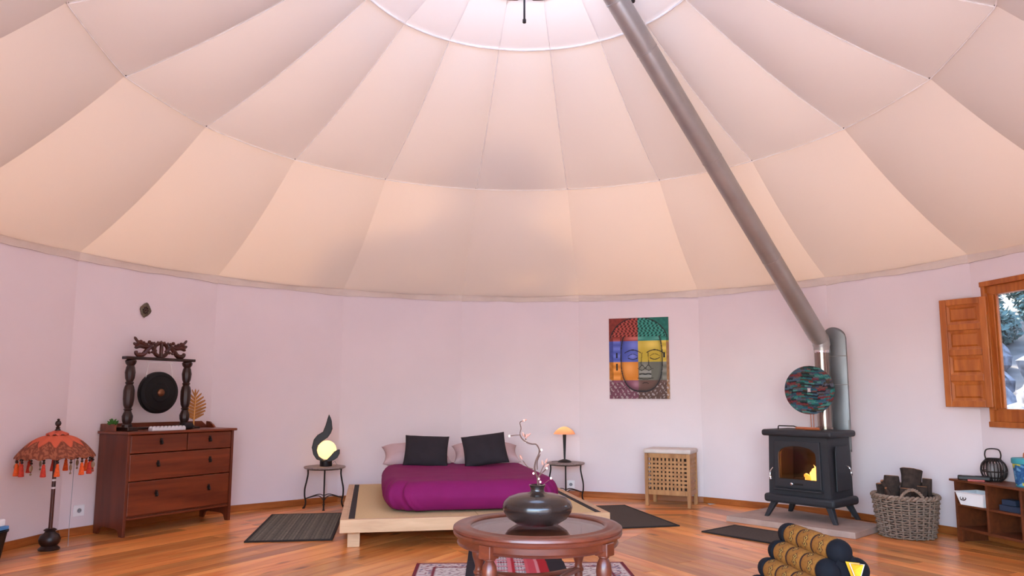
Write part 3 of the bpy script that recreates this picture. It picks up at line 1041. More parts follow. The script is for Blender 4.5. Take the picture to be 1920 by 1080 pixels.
colour_print(can, canopy_col)
ruf = MB().grid(64, 3, lambda u, v: ((0.022 + 0.05 * v) * math.cos(2 * PI * u), (0.022 + 0.05 * v) * math.sin(2 * PI * u), 0.845 - 0.028 * v + 0.007 * math.sin(2 * PI * u * 9) * v), wrap=True)
M_ORANGE = plain('orange_satin', srgb(208, 92, 66), 0.6)
r_ = ruf.build('ruffle', M_ORANGE, PA, smooth=180, fix=False)
r_.modifiers.new('thick', 'SOLIDIFY').thickness = 0.003
MB().lathe([(0.022, 0.82), (0.02, 0.85), (0.012, 0.862), (0.016, 0.868), (0.008, 0.876), (0.018, 0.888), (0.021, 0.9), (0.016, 0.914), (0.007, 0.92), (0.010, 0.926), (0.006, 0.934)], 16).build('finial', M_DARKWOOD, PA)
for q in range(nrib):
    a = 2 * PI * q / nrib
    MB().tube([(0.015 * math.cos(a), 0.015 * math.sin(a), 0.70)] + [tuple(Vector(canopy(q / nrib, 0.9)) - Vector((0, 0, 0.006)))], 0.003, 5).build('rib', M_REDWOOD, PA)
M_TASSEL = plain('orange_tassel', srgb(232, 92, 30), 0.8, var=0.2, scale=90)
M_TASSELRED = plain('red_tassel', srgb(196, 56, 36), 0.8, var=0.2, scale=90)
M_SHELL = plain('shell_bead', srgb(150, 124, 96), 0.5, var=0.3)
for q in range(18):
    a = 2 * PI * (q + 0.3) / 18
    x, y = (CR - 0.004) * math.cos(a), (CR - 0.004) * math.sin(a)
    B = T(x, y, CZ0 - 0.008)
    if q % 3 != 1:
        t_ = MB().lathe([(0.004, -0.035), (0.009, -0.042), (0.011, -0.05), (0.010, -0.055), (0.014, -0.08), (0.019, -0.12), (0.016, -0.124)], 10, B).build('tassel', M_TASSEL if q % 2 else M_TASSELRED, PA)
        MB().ball((0, 0, -0.010), 0.009, seg=8, M=B).ball((0, 0, -0.027), 0.010, seg=8, M=B).build('bead', M_DARKWOOD, t_)
    else:
        t_ = MB().ball((0, 0, -0.065), 0.016, 0.007, 0.024, 10, B @ RZ(a)).ball((0, 0, -0.105), 0.008, seg=8, M=B).build('shell_charm', M_SHELL, PA)
        MB().ball((0, 0, -0.012), 0.008, seg=8, M=B).ball((0, 0, -0.03), 0.010, seg=8, M=B).tube([(0, 0, 0), (0, 0, -0.1)], 0.002, 5, M=B).build('bead', M_DARKWOOD, t_)
o = MB().tube(smoothpath([(-3.36, 5.47, 0.66), (-3.365, 5.475, 0.4), (-3.37, 5.48, 0.16), (-3.375, 5.49, 0.004)], 5), 0.0022, 6).build('lamp_cable', M_GREY)
tag(o, 'thin grey cable hanging down behind the orange parasol', 'cable')

# ---- bin at the left edge of the room
BN = empty('waste_bin', (-3.575, 4.89, 0), 0, 'black plastic bin by the left wall, left of the parasol', 'bin')
MB().lathe([(0.095, 0.0), (0.10, 0.005), (0.132, 0.20), (0.140, 0.205), (0.140, 0.215), (0.128, 0.215), (0.096, 0.012)], 28).build('bucket', M_BLACKMETAL, BN)
o = MB().box(-0.10, 0.10, -0.075, 0.075, 0, 0.022).build('blue_folder', M_BLUELID, smooth=0, bevel=0.004)
o.location = (-3.565, 4.90, 0.217)
tag(o, 'light blue box lid lying across the black bin', 'lid')
o = MB().box(-0.09, 0.09, -0.06, 0.06, 0, 0.045).build('white_packet', M_WHITE, smooth=0, bevel=0.008)
o.location = (-3.57, 4.90, 0.24)
tag(o, 'white packet on the blue lid above the black bin', 'packet')

# ------------------------------------------------------------------ bedside tables and lamps
def side_table(loc, rz, label):
    t = empty('side_table', loc, rz, label, 'table', 'round bedside tables with bent iron legs')
    MB().lathe([(0.195, 0.388), (0.203, 0.392), (0.205, 0.400), (0.202, 0.406), (0.19, 0.408)], 40).build('table_top', M_STONETOP, t)
    MB().tube([(0.17 * math.cos(2 * PI * k / 32), 0.17 * math.sin(2 * PI * k / 32), 0.384) for k in range(32)], 0.006, 6, closed=True).build('top_ring', M_IRON, t)
    for k in range(4):
        a = PI / 4 + k * PI / 2
        c, s = math.cos(a), math.sin(a)
        prof = [(0.162, 0.384), (0.160, 0.33), (0.172, 0.26), (0.186, 0.19), (0.186, 0.12), (0.175, 0.07), (0.178, 0.03), (0.192, 0.006)]
        lg = MB().tube(smoothpath([(r * c, r * s, z) for r, z in prof], 4), 0.008, 8).build('leg', M_IRON, t)
        MB().lathe([(0.013, 0), (0.014, 0.005), (0.008, 0.01)], 10, T(0.192 * c, 0.192 * s, 0)).build('foot', M_IRON, lg)
        a2 = a + PI / 2
        p0, p1 = Vector((0.18 * c, 0.18 * s, 0.095)), Vector((0.18 * math.cos(a2), 0.18 * math.sin(a2), 0.095))
        mid = (p0 + p1) * 0.5 * 0.62
        mid.z = 0.125
        MB().tube(smoothpath([p0, mid, p1], 8), 0.005, 6).build('stretcher', M_IRON, t)
    return t


T1 = (-2.035, 7.46, 0)
T2 = (0.405, 8.03, 0)
side_table(T1, math.radians(-29.7), 'round bedside table carrying the flame-shaped lamp')
side_table(T2, math.radians(42.1), 'round bedside table carrying the orange dome lamp')

fang = math.atan2(T1[0], T1[1])
FLM = empty('flame_lamp', (T1[0] + 0.01, T1[1], 0.408), -fang, 'dark flame-shaped lamp with a glowing globe, on the left bedside table', 'lamp')
s_ = 1 / 1028.0
outl = [(15, 530), (35, 490), (45, 460), (55, 380), (40, 335), (10, 290), (-40, 255), (-85, 210), (-95, 160), (-75, 100), (-30, 65), (0, 50), (-40, 50), (-95, 70), (-130, 120), (-147, 190), (-130, 270), (-95, 315), (-40, 350), (-15, 420), (0, 480)]
MB().prism([(x * s_, z * s_) for x, z in outl], -0.015, 0.035).build('flame_leaf', M_BLACKMETAL, FLM, smooth=40, bevel=0.006)
outr = [(-30, 60), (10, 72), (40, 105), (75, 148), (110, 168), (135, 172), (134, 130), (112, 88), (80, 66), (40, 50)]
MB().prism([(x * s_, z * s_) for x, z in outr], -0.085, -0.05).build('front_leaf', M_BLACKMETAL, FLM, smooth=40, bevel=0.006)
MB().tube([(0.03, -0.07, 0.06), (0.03, 0.0, 0.05)], 0.012, 8).build('leaf_bracket', M_BLACKMETAL, FLM)
MB().lathe([(0.058, 0), (0.06, 0.004), (0.06, 0.05), (0.055, 0.056), (0.02, 0.058)], 28).build('lamp_base', M_BLACKMETAL, FLM)
M_GLOBE = translucent('warm_globe', (0.9, 0.72, 0.48, 1), (0.98, 0.84, 0.60, 1), 0.75, rough=0.4)
gl = MB().ball((0.004, -0.005, 0.160), 0.094, seg=32).build('globe', M_GLOBE, FLM, smooth=180)
MB().tube(smoothpath([(0.06, 0.0, 0.02), (0.085, 0.01, 0.045), (0.10, 0.02, 0.02), (0.12, 0.06, 0.004)], 5), 0.0025, 6).build('lamp_cord', M_GREY, FLM)


def bulb(name, loc, energy, col, radius=0.03):
    d = bpy.data.lights.new(name, 'POINT')
    d.energy = energy
    d.color = col
    d.shadow_soft_size = radius
    o = bpy.data.objects.new(name, d)
    COL.objects.link(o)
    o.location = loc
    return o


bulb('globe_bulb', (T1[0] + 0.014, T1[1] - 0.01, 0.408 + 0.165), 0.8, (1.0, 0.74, 0.42), 0.03)

DL = empty('dome_lamp', (T2[0] - 0.01, T2[1], 0.408), 0, 'slim black table lamp with a lit orange glass dome shade', 'lamp')
MB().lathe([(0.072, 0), (0.074, 0.006), (0.06, 0.018), (0.03, 0.028), (0.012, 0.032)], 28).build('lamp_foot', M_BLACKMETAL, DL)
MB().lathe([(0.009, 0.028), (0.010, 0.05), (0.019, 0.285), (0.021, 0.295), (0.021, 0.305)], 16).build('stem', M_BLACKMETAL, DL)
M_ORGLASS = translucent('orange_glass', (0.85, 0.36, 0.22, 1), (0.97, 0.50, 0.34, 1), 0.7, rough=0.2)
sh = MB().lathe([(0.118, 0.298), (0.116, 0.302), (0.10, 0.324), (0.075, 0.348), (0.045, 0.366), (0.02, 0.374), (0.004, 0.376)], 36, cap=False).build('shade', M_ORGLASS, DL, smooth=60)
M_BULB = emitter('lit_bulb', (1.0, 0.78, 0.42, 1), 9.0)
MB().ball((0, 0, 0.335), 0.024, 0.024, 0.026, 12).lathe([(0.014, 0.30), (0.014, 0.32)], 10).build('bulb', M_BULB, DL)
MB().tube(smoothpath([(-0.06, -0.02, 0.008), (-0.10, -0.03, 0.012), (-0.14, -0.02, 0.006)], 5), 0.003, 6).build('lamp_cord', M_BLACKMETAL, DL)
bulb('dome_bulb', (T2[0] - 0.01, T2[1], 0.408 + 0.318), 5.0, (1.0, 0.6, 0.34), 0.02)

# ------------------------------------------------------------------ bed
BX = (-1.365, 5.45, 0)
BA = math.radians(12)
BD = empty('platform_bed', BX, BA, 'low beech platform bed with a straw tatami deck and black edging', 'bed')
BW, BL, BT = 2.05, 2.22, 0.21
MB().box(0, BW, 0, 0.045, 0.115, BT).build('front_rail', M_BEDWOOD, BD, smooth=0, bevel=0.004)
MB().box(0, 0.045, 0.045, BL, 0.115, BT).build('side_rail', M_BEDWOOD, BD, smooth=0, bevel=0.004)
MB().box(BW - 0.045, BW, 0.045, BL, 0.115, BT).build('side_rail', M_BEDWOOD, BD, smooth=0, bevel=0.004)
MB().box(0.045, BW - 0.045, BL - 0.045, BL, 0.115, BT).build('head_rail', M_BEDWOOD, BD, smooth=0, bevel=0.004)
MB().box(0.105, BW / 2 - 0.002, 0.045, BL - 0.045, 0.15, BT - 0.002).build('tatami', M_TATAMI, BD, smooth=0)
MB().box(BW / 2 + 0.002, BW - 0.105, 0.045, BL - 0.045, 0.15, BT - 0.002).build('tatami', M_TATAMI, BD, smooth=0)
for x0 in (0.060, BW - 0.105):
    MB().box(x0, x0 + 0.045, 0.045, BL - 0.045, 0.15, BT + 0.001).build('edging_tape', M_BLACK, BD, smooth=0)
for x0 in (0.045, BW - 0.060):
    MB().box(x0, x0 + 0.015, 0.045, BL - 0.045, 0.15, BT).build('edge_strip', M_BEDWOOD, BD, smooth=0)
for x in (0.055, BW - 0.145):
    for y in (0.08, BL - 0.17):
        MB().box(x, x + 0.09, y, y + 0.09, 0, 0.115).build('leg', M_BEDWOOD, BD, smooth=0, bevel=0.003)
MB().box(0.9, 1.15, 0.6, BL - 0.05, 0.05, 0.115).build('centre_beam', M_BEDWOOD, BD, smooth=0)

BED_M = T(*BX) @ RZ(BA)


def bed_pt(x, y, z):
    return BED_M @ Vector((x, y, z))


# duvet wrapped round the mattress
x0, x1, y0, y1 = 0.30, 1.76, 0.17, 2.02
cxd, cyd = (x0 + x1) / 2, (y0 + y1) / 2
hx, hy, hz = (x1 - x0) / 2, (y1 - y0) / 2, 0.118
dv = MB()


def duvet_side(u, v):
    """u runs round, v from the bottom hem to the middle of the top"""
    a = 2 * PI * u
    c, s = math.cos(a), math.sin(a)
    e = 0.34
    ex = math.copysign(abs(c) ** e, c)
    ey = math.copysign(abs(s) ** e, s)
    t = min(1.0, v / 0.42)
    if v < 0.42:                       # the bulging side
        ph_ = -PI / 2 + PI * (0.16 + 0.84 * t)
        out = 1.0 + (math.cos(ph_) - 0.45) * 0.0
        zz = hz + hz * math.sin(ph_) * 1.0
        rr_ = -0.115 + 0.115 * math.cos(ph_) * 1.0
        px, py = ex * (hx + rr_), ey * (hy + rr_)
    else:
        q = 1 - (v - 0.42) / 0.58
        zz = 2 * hz + 0.006 * (1 - q)
        px, py = ex * (hx - 0.115) * q, ey * (hy - 0.115) * q
    P = Vector((px, py, zz))
    # soft folds gathered at the sides and gentle unevenness on top
    side = max(0.0, 1 - v / 0.5)
    arc = a * 4.0
    fold = 0.016 * noise.noise(Vector((c * 4.4, s * 5.2, zz * 3.0))) + 0.022 * abs(noise.noise(Vector((c * 6 + zz * 5, s * 7 - zz * 4, 3.1)))) * -1
    n2 = Vector((ex, ey, 0)).normalized()
    P += n2 * fold * (0.35 + side) * 2.0
    P.z += 0.012 * noise.noise(Vector((px * 2.2, py * 2.2, 7.7))) * (1 - side) + 0.005 * noise.noise(Vector((px * 7, py * 7, 1.7)))
    P.z = max(P.z, 0.001)
    # the head end lies lower, under the pillows
    return P


dv.grid(220, 60, duvet_side, wrap=True)
ob = dv.build('duvet', M_DUVET, smooth=180)
ob.matrix_world = BED_M @ T(cxd, cyd, BT)
tag(ob, 'plump purple duvet wrapped round the mattress on the platform bed', 'duvet')


def pillow(name, mat, W, Hh, Tk, pinch=0.08, wr=0.006, seed=0.0, parent=None):
    mb = MB()
    n = 28

    def sgn(top):
        def fn(u, v):
            a, b = 2 * u - 1, 2 * v - 1
            x = a * W / 2 * (1 - pinch * (1 - b * b) * abs(a) ** 2)
            z = b * Hh / 2 * (1 - pinch * (1 - a * a) * abs(b) ** 2)
            t = Tk / 2 * ((1 - a ** 4) * (1 - b ** 4)) ** 0.6
            t += wr * noise.noise(Vector((x * 8, z * 8, seed))) * (1 - max(abs(a), abs(b)) ** 4)
            return (x, -t if top else t, z)
        return fn
    mb.grid(n, n, sgn(True))
    mb.grid(n, n, sgn(False))
    o = mb.build(name, mat, parent, smooth=180, fix=False)
    bm = bmesh.new()
    bm.from_mesh(o.data)
    bmesh.ops.remove_doubles(bm, verts=bm.verts, dist=0.0008)
    bmesh.ops.recalc_face_normals(bm, faces=bm.faces)
    bm.to_mesh(o.data)
    bm.free()
    return o


DT = BT + 2 * hz
for k, (x, lab) in enumerate([(0.66, 'dusty pink pillow at the left half of the bed head'), (1.36, 'dusty pink pillow at the right half of the bed head')]):
    o = pillow('pillow', M_PILLOW, 0.68, 0.36, 0.17, 0.10, 0.012, k * 5.0)
    o.matrix_world = BED_M @ T(x, 1.88, DT + 0.080) @ RZ(math.radians(2 - 4 * k)) @ RX(math.radians(-66))
    tag(o, lab, 'pillow', 'pillows at the bed head')
for k, (x, y, z, ry, rz, lab) in enumerate([(0.74, 1.655, DT + 0.132, 2.0, -7, 'charcoal square cushion upright on the left of the bed'), (1.30, 1.56, DT + 0.146, -7.0, -4, 'charcoal square cushion tilted against the right pillow')]):
    o = pillow('cushion', M_CUSHION, 0.43, 0.34, 0.11, 0.05, 0.010, 11 + k * 4.0)
    o.matrix_world = BED_M @ T(x, y, z) @ RZ(math.radians(rz)) @ RY(math.radians(ry)) @ RX(math.radians(-34))
    tag(o, lab, 'cushion', 'charcoal cushions on the bed')

# ------------------------------------------------------------------ floor mats
def mat_rect(name, corner, ang, w, l, label, ribbed):
    t = empty(name, (corner[0], corner[1], 0), ang, label, 'mat', 'rectangular floor mats')
    b = 0.022
    if ribbed:
        n = 44
        mb = MB()
        M_ = M_PRINT
        body = MB().grid(n * 4, 60, lambda u, v: (b + (w - 2 * b) * u, b + (l - 2 * b) * v, 0.008 + 0.0025 * abs(math.sin(PI * u * n)) ** 0.7))
        body.box(b, w - b, b, l - b, 0.0, 0.007)
        o = body.build('woven_field', M_PRINT, t, smooth=0, fix=False)
        def rc(p):
            q = int(p.x / ((w - 2 * b) / n))
            v = 0.75 + 0.5 * (((q * 7919) % 13) / 13.0)
            k = 0.9 + 0.35 * noise.noise(Vector((q * 3.3, p.y * 40, 0)))
            base = (0.19, 0.165, 0.125) if q % 2 else (0.13, 0.115, 0.09)
            return tuple(c * v * k for c in base)
        colour_print(o, rc)
    else:
        MB().grid(60, 90, lambda u, v: (b + (w - 2 * b) * u, b + (l - 2 * b) * v, 0.008 + 0.0006 * math.sin(u * 380) * math.sin(v * 560))).box(b, w - b, b, l - b, 0.0, 0.007).build('woven_field', M_MATBROWN, t, smooth=0, fix=False)
    for nm, bx in (('border', (0, w, 0, b)), ('border', (0, w, l - b, l)), ('border', (0, b, b, l - b)), ('border', (w - b, w, b, l - b))):
        MB().box(bx[0], bx[1], bx[2], bx[3], 0.0, 0.011).build(nm, M_MATBORDER, t, smooth=0, bevel=0.003)


mat_rect('floor_mat', (-2.147, 5.678), math.radians(10.5), 0.655, 1.32, 'ribbed grey-brown floor mat left of the bed', True)
mat_rect('floor_mat', (0.655, 6.345), math.radians(14.8), 0.675, 1.24, 'plain dark floor mat right of the bed', False)
mat_rect('floor_mat', (1.426, 6.248), math.radians(-48.5), 0.93, 0.475, 'brown floor mat lying in front of the hearth slab', False)

# ------------------------------------------------------------------ rug, runner and coffee table
RG = empty('rug', (-0.62, 3.15, 0), math.radians(3.5), 'pale patterned rug with a maroon border under the coffee table', 'rug')
rw, rl = 1.37, 1.86


def rug_col(p):
    x, y = p.x, p.y
    e = min(x, rw - x, y, rl - y)
    if e < 0.022: return srgb(112, 30, 42)
    if e < 0.030: return srgb(206, 184, 176)
    if 0.115 < e < 0.135: return srgb(120, 40, 50)
    s = math.sin(x * 62 + 2 * math.sin(y * 31)) * math.sin(y * 58 + 2 * math.sin(x * 27))
    n = noise.noise(Vector((x * 26, y * 26, 0)))
    if e < 0.115:
        if abs(s + 0.5 * n) < 0.13: return srgb(138, 66, 74)
        if s > 0.62: return srgb(112, 104, 124)
        return srgb(206, 190, 184)
    if abs(s + 0.6 * n) < 0.15: return srgb(140, 110, 112)
    return srgb(208, 194, 186)


colour_print(MB().grid(137, 186, lambda u, v: (rw * u, rl * v, 0.009)).build('pile', M_PRINT, RG, smooth=0, fix=False), rug_col)
MB().box(0, rw, 0, rl, 0, 0.008).build('backing', M_MATBORDER, RG, smooth=0)

RN = empty('woven_runner', (-0.325, 3.55, 0), math.radians(3.0), 'black and red striped woven runner lying over the rug under the table', 'runner')
nw, nlh = 0.64, 2.1


def run_col(p):
    x, y = p.x / nw, p.y
    if x < 0.24 or x > 0.82: return srgb(30, 28, 36)
    t = (x - 0.24) / 0.58
    row = (y * 9.0) % 1.0
    bands = [(0.06, (206, 60, 76)), (0.12, (214, 130, 140)), (0.30, 'm'), (0.36, (214, 120, 130)), (0.42, (168, 22, 38)), (0.60, 'm'), (0.66, (206, 90, 100)), (0.78, (200, 70, 84)), (0.84, (214, 140, 148)), (1.01, (176, 20, 36))]
    for e, c in bands:
        if t < e:
            if c == 'm':
                if row < 0.22: return srgb(190, 70, 90)
                q = math.sin(y * 150) + math.sin(x * 220)
                return srgb(24, 22, 30) if q > 0.75 else srgb(206, 196, 200)
            return srgb(*c)
    return srgb(150, 20, 30)


rz_ = MB().grid(96, 210, lambda u, v: (nw * u, nlh * v, (0.015 if nlh * v < 1.49 else 0.015 - min(1, (nlh * v - 1.49) / 0.05) * 0.009)))
ro = rz_.build('weave', M_PRINT, RN, smooth=0, fix=False)
ro.modifiers.new('thick', 'SOLIDIFY').thickness = 0.004
colour_print(ro, run_col)

CT = empty('coffee_table', (0.05, 3.92, 0), 0, 'round cherry-wood coffee table with a smoked glass top and turned legs', 'table')
TR = 0.437
CT.location.z = 0.012
CT.scale = (1, 1, 0.973)
MB().lathe([(0.345, 0.418), (0.345, 0.443), (0.352, 0.449), (0.362, 0.450), (0.375, 0.443), (0.40, 0.448), (0.425, 0.447), (0.435, 0.440), (TR, 0.430), (0.430, 0.422), (0.436, 0.414), (0.432, 0.404), (0.420, 0.400), (0.36, 0.400)], 72, cap=False).build('rim', M_TABLE, CT, smooth=40)
MB().lathe([(0.40, 0.352), (0.412, 0.355), (0.416, 0.362), (0.410, 0.369), (0.412, 0.400), (0.375, 0.400), (0.375, 0.352), (0.40, 0.352)], 72, cap=False).build('apron', M_TABLE, CT, smooth=40)
MB().lathe([(0.346, 0.432), (0.346, 0.440)], 72).build('glass_top', M_SMOKED, CT, smooth=30)
legs = [(-0.232, -0.318), (0.318, -0.232), (0.232, 0.318), (-0.318, 0.232)]
for (lx, ly) in legs:
    lp = [(0.012, 0.0), (0.022, 0.006), (0.028, 0.03), (0.022, 0.05), (0.016, 0.06), (0.021, 0.075), (0.023, 0.10), (0.022, 0.13), (0.029, 0.137), (0.029, 0.150), (0.022, 0.156), (0.020, 0.175), (0.027, 0.20), (0.036, 0.23), (0.039, 0.262), (0.033, 0.30), (0.021, 0.322), (0.028, 0.328), (0.028, 0.340)]
    lg = MB().lathe(lp, 20, T(lx, ly, 0)).build('leg', M_TABLE, CT, smooth=40)
    a = math.atan2(ly, lx)
    MB().box(-0.036, 0.036, -0.036, 0.036, 0.335, 0.402, T(lx * 1.012, ly * 1.012, 0) @ RZ(a)).build('leg_block', M_TABLE, lg, smooth=0, bevel=0.006)
for k in range(4):
    p0, p1 = Vector((*legs[k], 0.143)), Vector((*legs[(k + 1) % 4], 0.143))
    mid = (p0 + p1) * 0.5 * 0.45
    mid.z = 0.15
    MB().tube(smoothpath([p0, mid, p1], 10), 0.017, 8, flat=0.8).build('stretcher', M_TABLE, CT)

VS = empty('vase', (0.05, 3.955, 0.450 - 0.0095), 0, 'squat dark brown glazed vase on the coffee table', 'vase')
MB().lathe([(0.09, 0.0), (0.115, 0.006), (0.155, 0.032), (0.178, 0.065), (0.184, 0.09), (0.176, 0.115), (0.150, 0.138), (0.11, 0.151), (0.06, 0.158), (0.042, 0.162), (0.036, 0.170), (0.036, 0.184), (0.042, 0.196), (0.044, 0.201), (0.038, 0.202), (0.031, 0.19), (0.030, 0.15), (0.02, 0.145)], 56).build('body', M_VASE, VS, smooth=50)

BRN = empty('twig_lights', (0.05, 3.955, 0.44), 0, 'twisted branch of tiny pink lights standing in the dark vase', 'branch')
off = Vector((0.05, 0.0, 0.44))


def bp(px_x, z, y=0.0):
    return Vector((px_x - 0.05, y, z - 0.44))


main = smoothpath([bp(0.05, 0.595), bp(0.052, 0.67, 0.01), bp(0.036, 0.72), bp(0.042, 0.765, -0.01), bp(0.058, 0.80), bp(0.060, 0.825, 0.01), bp(0.045, 0.850), bp(0.020, 0.853), bp(-0.005, 0.862, -0.01), bp(-0.03, 0.88), bp(-0.042, 0.905), bp(-0.036, 0.935, 0.01), bp(-0.042, 0.965), bp(-0.025, 0.975)], 4)
MB().tube(main, [0.0042] * 20 + [0.0034] * 20 + [0.0024] * (len(main) - 40), 6).build('stem', M_TWIG, BRN)
tw = [[bp(-0.042, 0.90), bp(-0.07, 0.898), bp(-0.096, 0.894)], [bp(0.028, 0.722), bp(-0.002, 0.735), bp(-0.028, 0.768)], [bp(0.048, 0.66), bp(0.065, 0.70), bp(0.09, 0.752)], [bp(0.062, 0.69), bp(0.085, 0.712), bp(0.10, 0.727)],
      [bp(0.05, 0.60), bp(0.063, 0.65), bp(0.058, 0.675)], [bp(-0.01, 0.862), bp(-0.012, 0.885), bp(-0.018, 0.905)], [bp(0.058, 0.80), bp(0.066, 0.815), bp(0.072, 0.822)], [bp(0.05, 0.72), bp(0.05, 0.76, .01), bp(0.066, 0.80)]]
for t_ in tw:
    MB().tube(smoothpath(t_, 4), [0.0028] * 8 + [0.0016], 6).build('twig', M_TWIG, BRN)
M_LED = emitter('tiny_light', (1.0, 0.80, 0.72, 1), 1.2)
for p in [bp(0.058, 0.672), bp(0.066, 0.656), bp(0.122, 0.675), bp(0.10, 0.727), bp(0.072, 0.822), bp(-0.098, 0.894), bp(-0.012, 0.866), bp(-0.02, 0.976), bp(0.03, 0.70)]:
    MB().ball(p, 0.0055, 0.0055, 0.0065, 8).build('light_bud', M_LED, BRN)
MB().tube(smoothpath([bp(0.062, 0.62), bp(0.09, 0.65), bp(0.122, 0.672)], 4), 0.0014, 5).build('twig', M_TWIG, BRN)
for p, d in [(bp(-0.012, 0.880), 0.3), (bp(-0.006, 0.892), 0.9), (bp(-0.018, 0.890), -0.4), (bp(-0.030, 0.772), -0.5), (bp(0.092, 0.752), 0.4), (bp(0.080, 0.742), -0.2), (bp(-0.03, 0.972), 1.2), (bp(0.09, 0.735), 1.0)]:
    MB().lathe([(0.001, 0), (0.006, 0.008), (0.005, 0.018), (0.001, 0.028)], 6, T(*p) @ RY(d)).build('bud', M_PINKBUD, BRN)

# ------------------------------------------------------------------ hamper
HM = empty('laundry_hamper', (1.203, 7.734, 0), math.radians(-24.5), 'wooden lattice laundry hamper with a white cushioned lid', 'hamper')
HWd, HDp, HHt = 0.465, 0.345, 0.53
for x in (0, HWd - 0.035):
    for y in (0, HDp - 0.035):
        MB().box(x, x + 0.035, y, y + 0.035, 0, HHt).build('leg', M_HAMPER, HM, smooth=0, bevel=0.003)
for (nm, a) in (('rail', (0.035, HWd - 0.035, 0.006, 0.028, HHt - 0.045, HHt)), ('rail', (0.035, HWd - 0.035, 0.006, 0.028, 0.115, 0.165)), ('rail', (0.035, HWd - 0.035, HDp - 0.028, HDp - 0.006, HHt - 0.045, HHt)), ('rail', (0.035, HWd - 0.035, HDp - 0.028, HDp - 0.006, 0.115, 0.165)),
                ('rail', (0.006, 0.028, 0.035, HDp - 0.035, HHt - 0.045, HHt)), ('rail', (0.006, 0.028, 0.035, HDp - 0.035, 0.115, 0.165)), ('rail', (HWd - 0.028, HWd - 0.006, 0.035, HDp - 0.035, HHt - 0.045, HHt)), ('rail', (HWd - 0.028, HWd - 0.006, 0.035, HDp - 0.035, 0.115, 0.165))):
    MB().box(*a).build(nm, M_HAMPER, HM, smooth=0, bevel=0.002)
zA, zB = 0.165, HHt - 0.045
M_HAMPERIN = plain('dark_cotton_liner', srgb(58, 36, 24), 0.95)
MB().box(0.045, HWd - 0.045, 0.035, HDp - 0.035, 0.13, HHt - 0.02).build('liner_bag', M_HAMPERIN, HM, smooth=0, bevel=0.01)
nv = 9
for k in range(nv):
    x = 0.035 + (HWd - 0.07) * (k + 1) / (nv + 1)
    MB().box(x - 0.0115, x + 0.0115, 0.012, 0.018, zA, zB).build('upright_slat', M_HAMPER, HM, smooth=0)
for k in range(7):
    z = zA + (zB - zA) * (k + 1) / 8
    MB().box(0.035, HWd - 0.035, 0.009, 0.016, z - 0.011, z + 0.011).build('cross_slat', M_HAMPER, HM, smooth=0)
    MB().box(HWd - 0.016, HWd - 0.009, 0.035, HDp - 0.035, z - 0.011, z + 0.011).build('cross_slat', M_HAMPER, HM, smooth=0)
for k in range(6):
    y = 0.035 + (HDp - 0.07) * (k + 1) / 7
    MB().box(HWd - 0.018, HWd - 0.012, y - 0.0115, y + 0.0115, zA, zB).build('upright_slat', M_HAMPER, HM, smooth=0)
M_LIDPAD = plain('ivory_canvas', srgb(220, 206, 198), 0.85)
MB().box(-0.012, HWd + 0.012, -0.012, HDp + 0.008, HHt, HHt + 0.045).build('lid_cushion', M_LIDPAD, HM, smooth=60, bevel=0.016, bseg=4)

# ------------------------------------------------------------------ painting on the right-hand back wall
PT = empty('painting', label='unframed canvas of a serene face split into bright colour blocks', cat='painting')
PT.matrix_world = T(0.922, 8.287, 1.084) @ RZ(math.radians(-18.7)) @ T(0, -0.032, 0)
pw, phh = 0.662, 0.895
MB().box(0.0, pw, 0.002, 0.030, 0, phh).build('stretcher', M_LIDPAD, PT, smooth=0)


def sstep(a, b, x):
    t = max(0.0, min(1.0, (x - a) / (b - a)))
    return t * t * (3 - 2 * t)


def mixc(a, b, t):
    return tuple(a[i] + (b[i] - a[i]) * t for i in range(3))


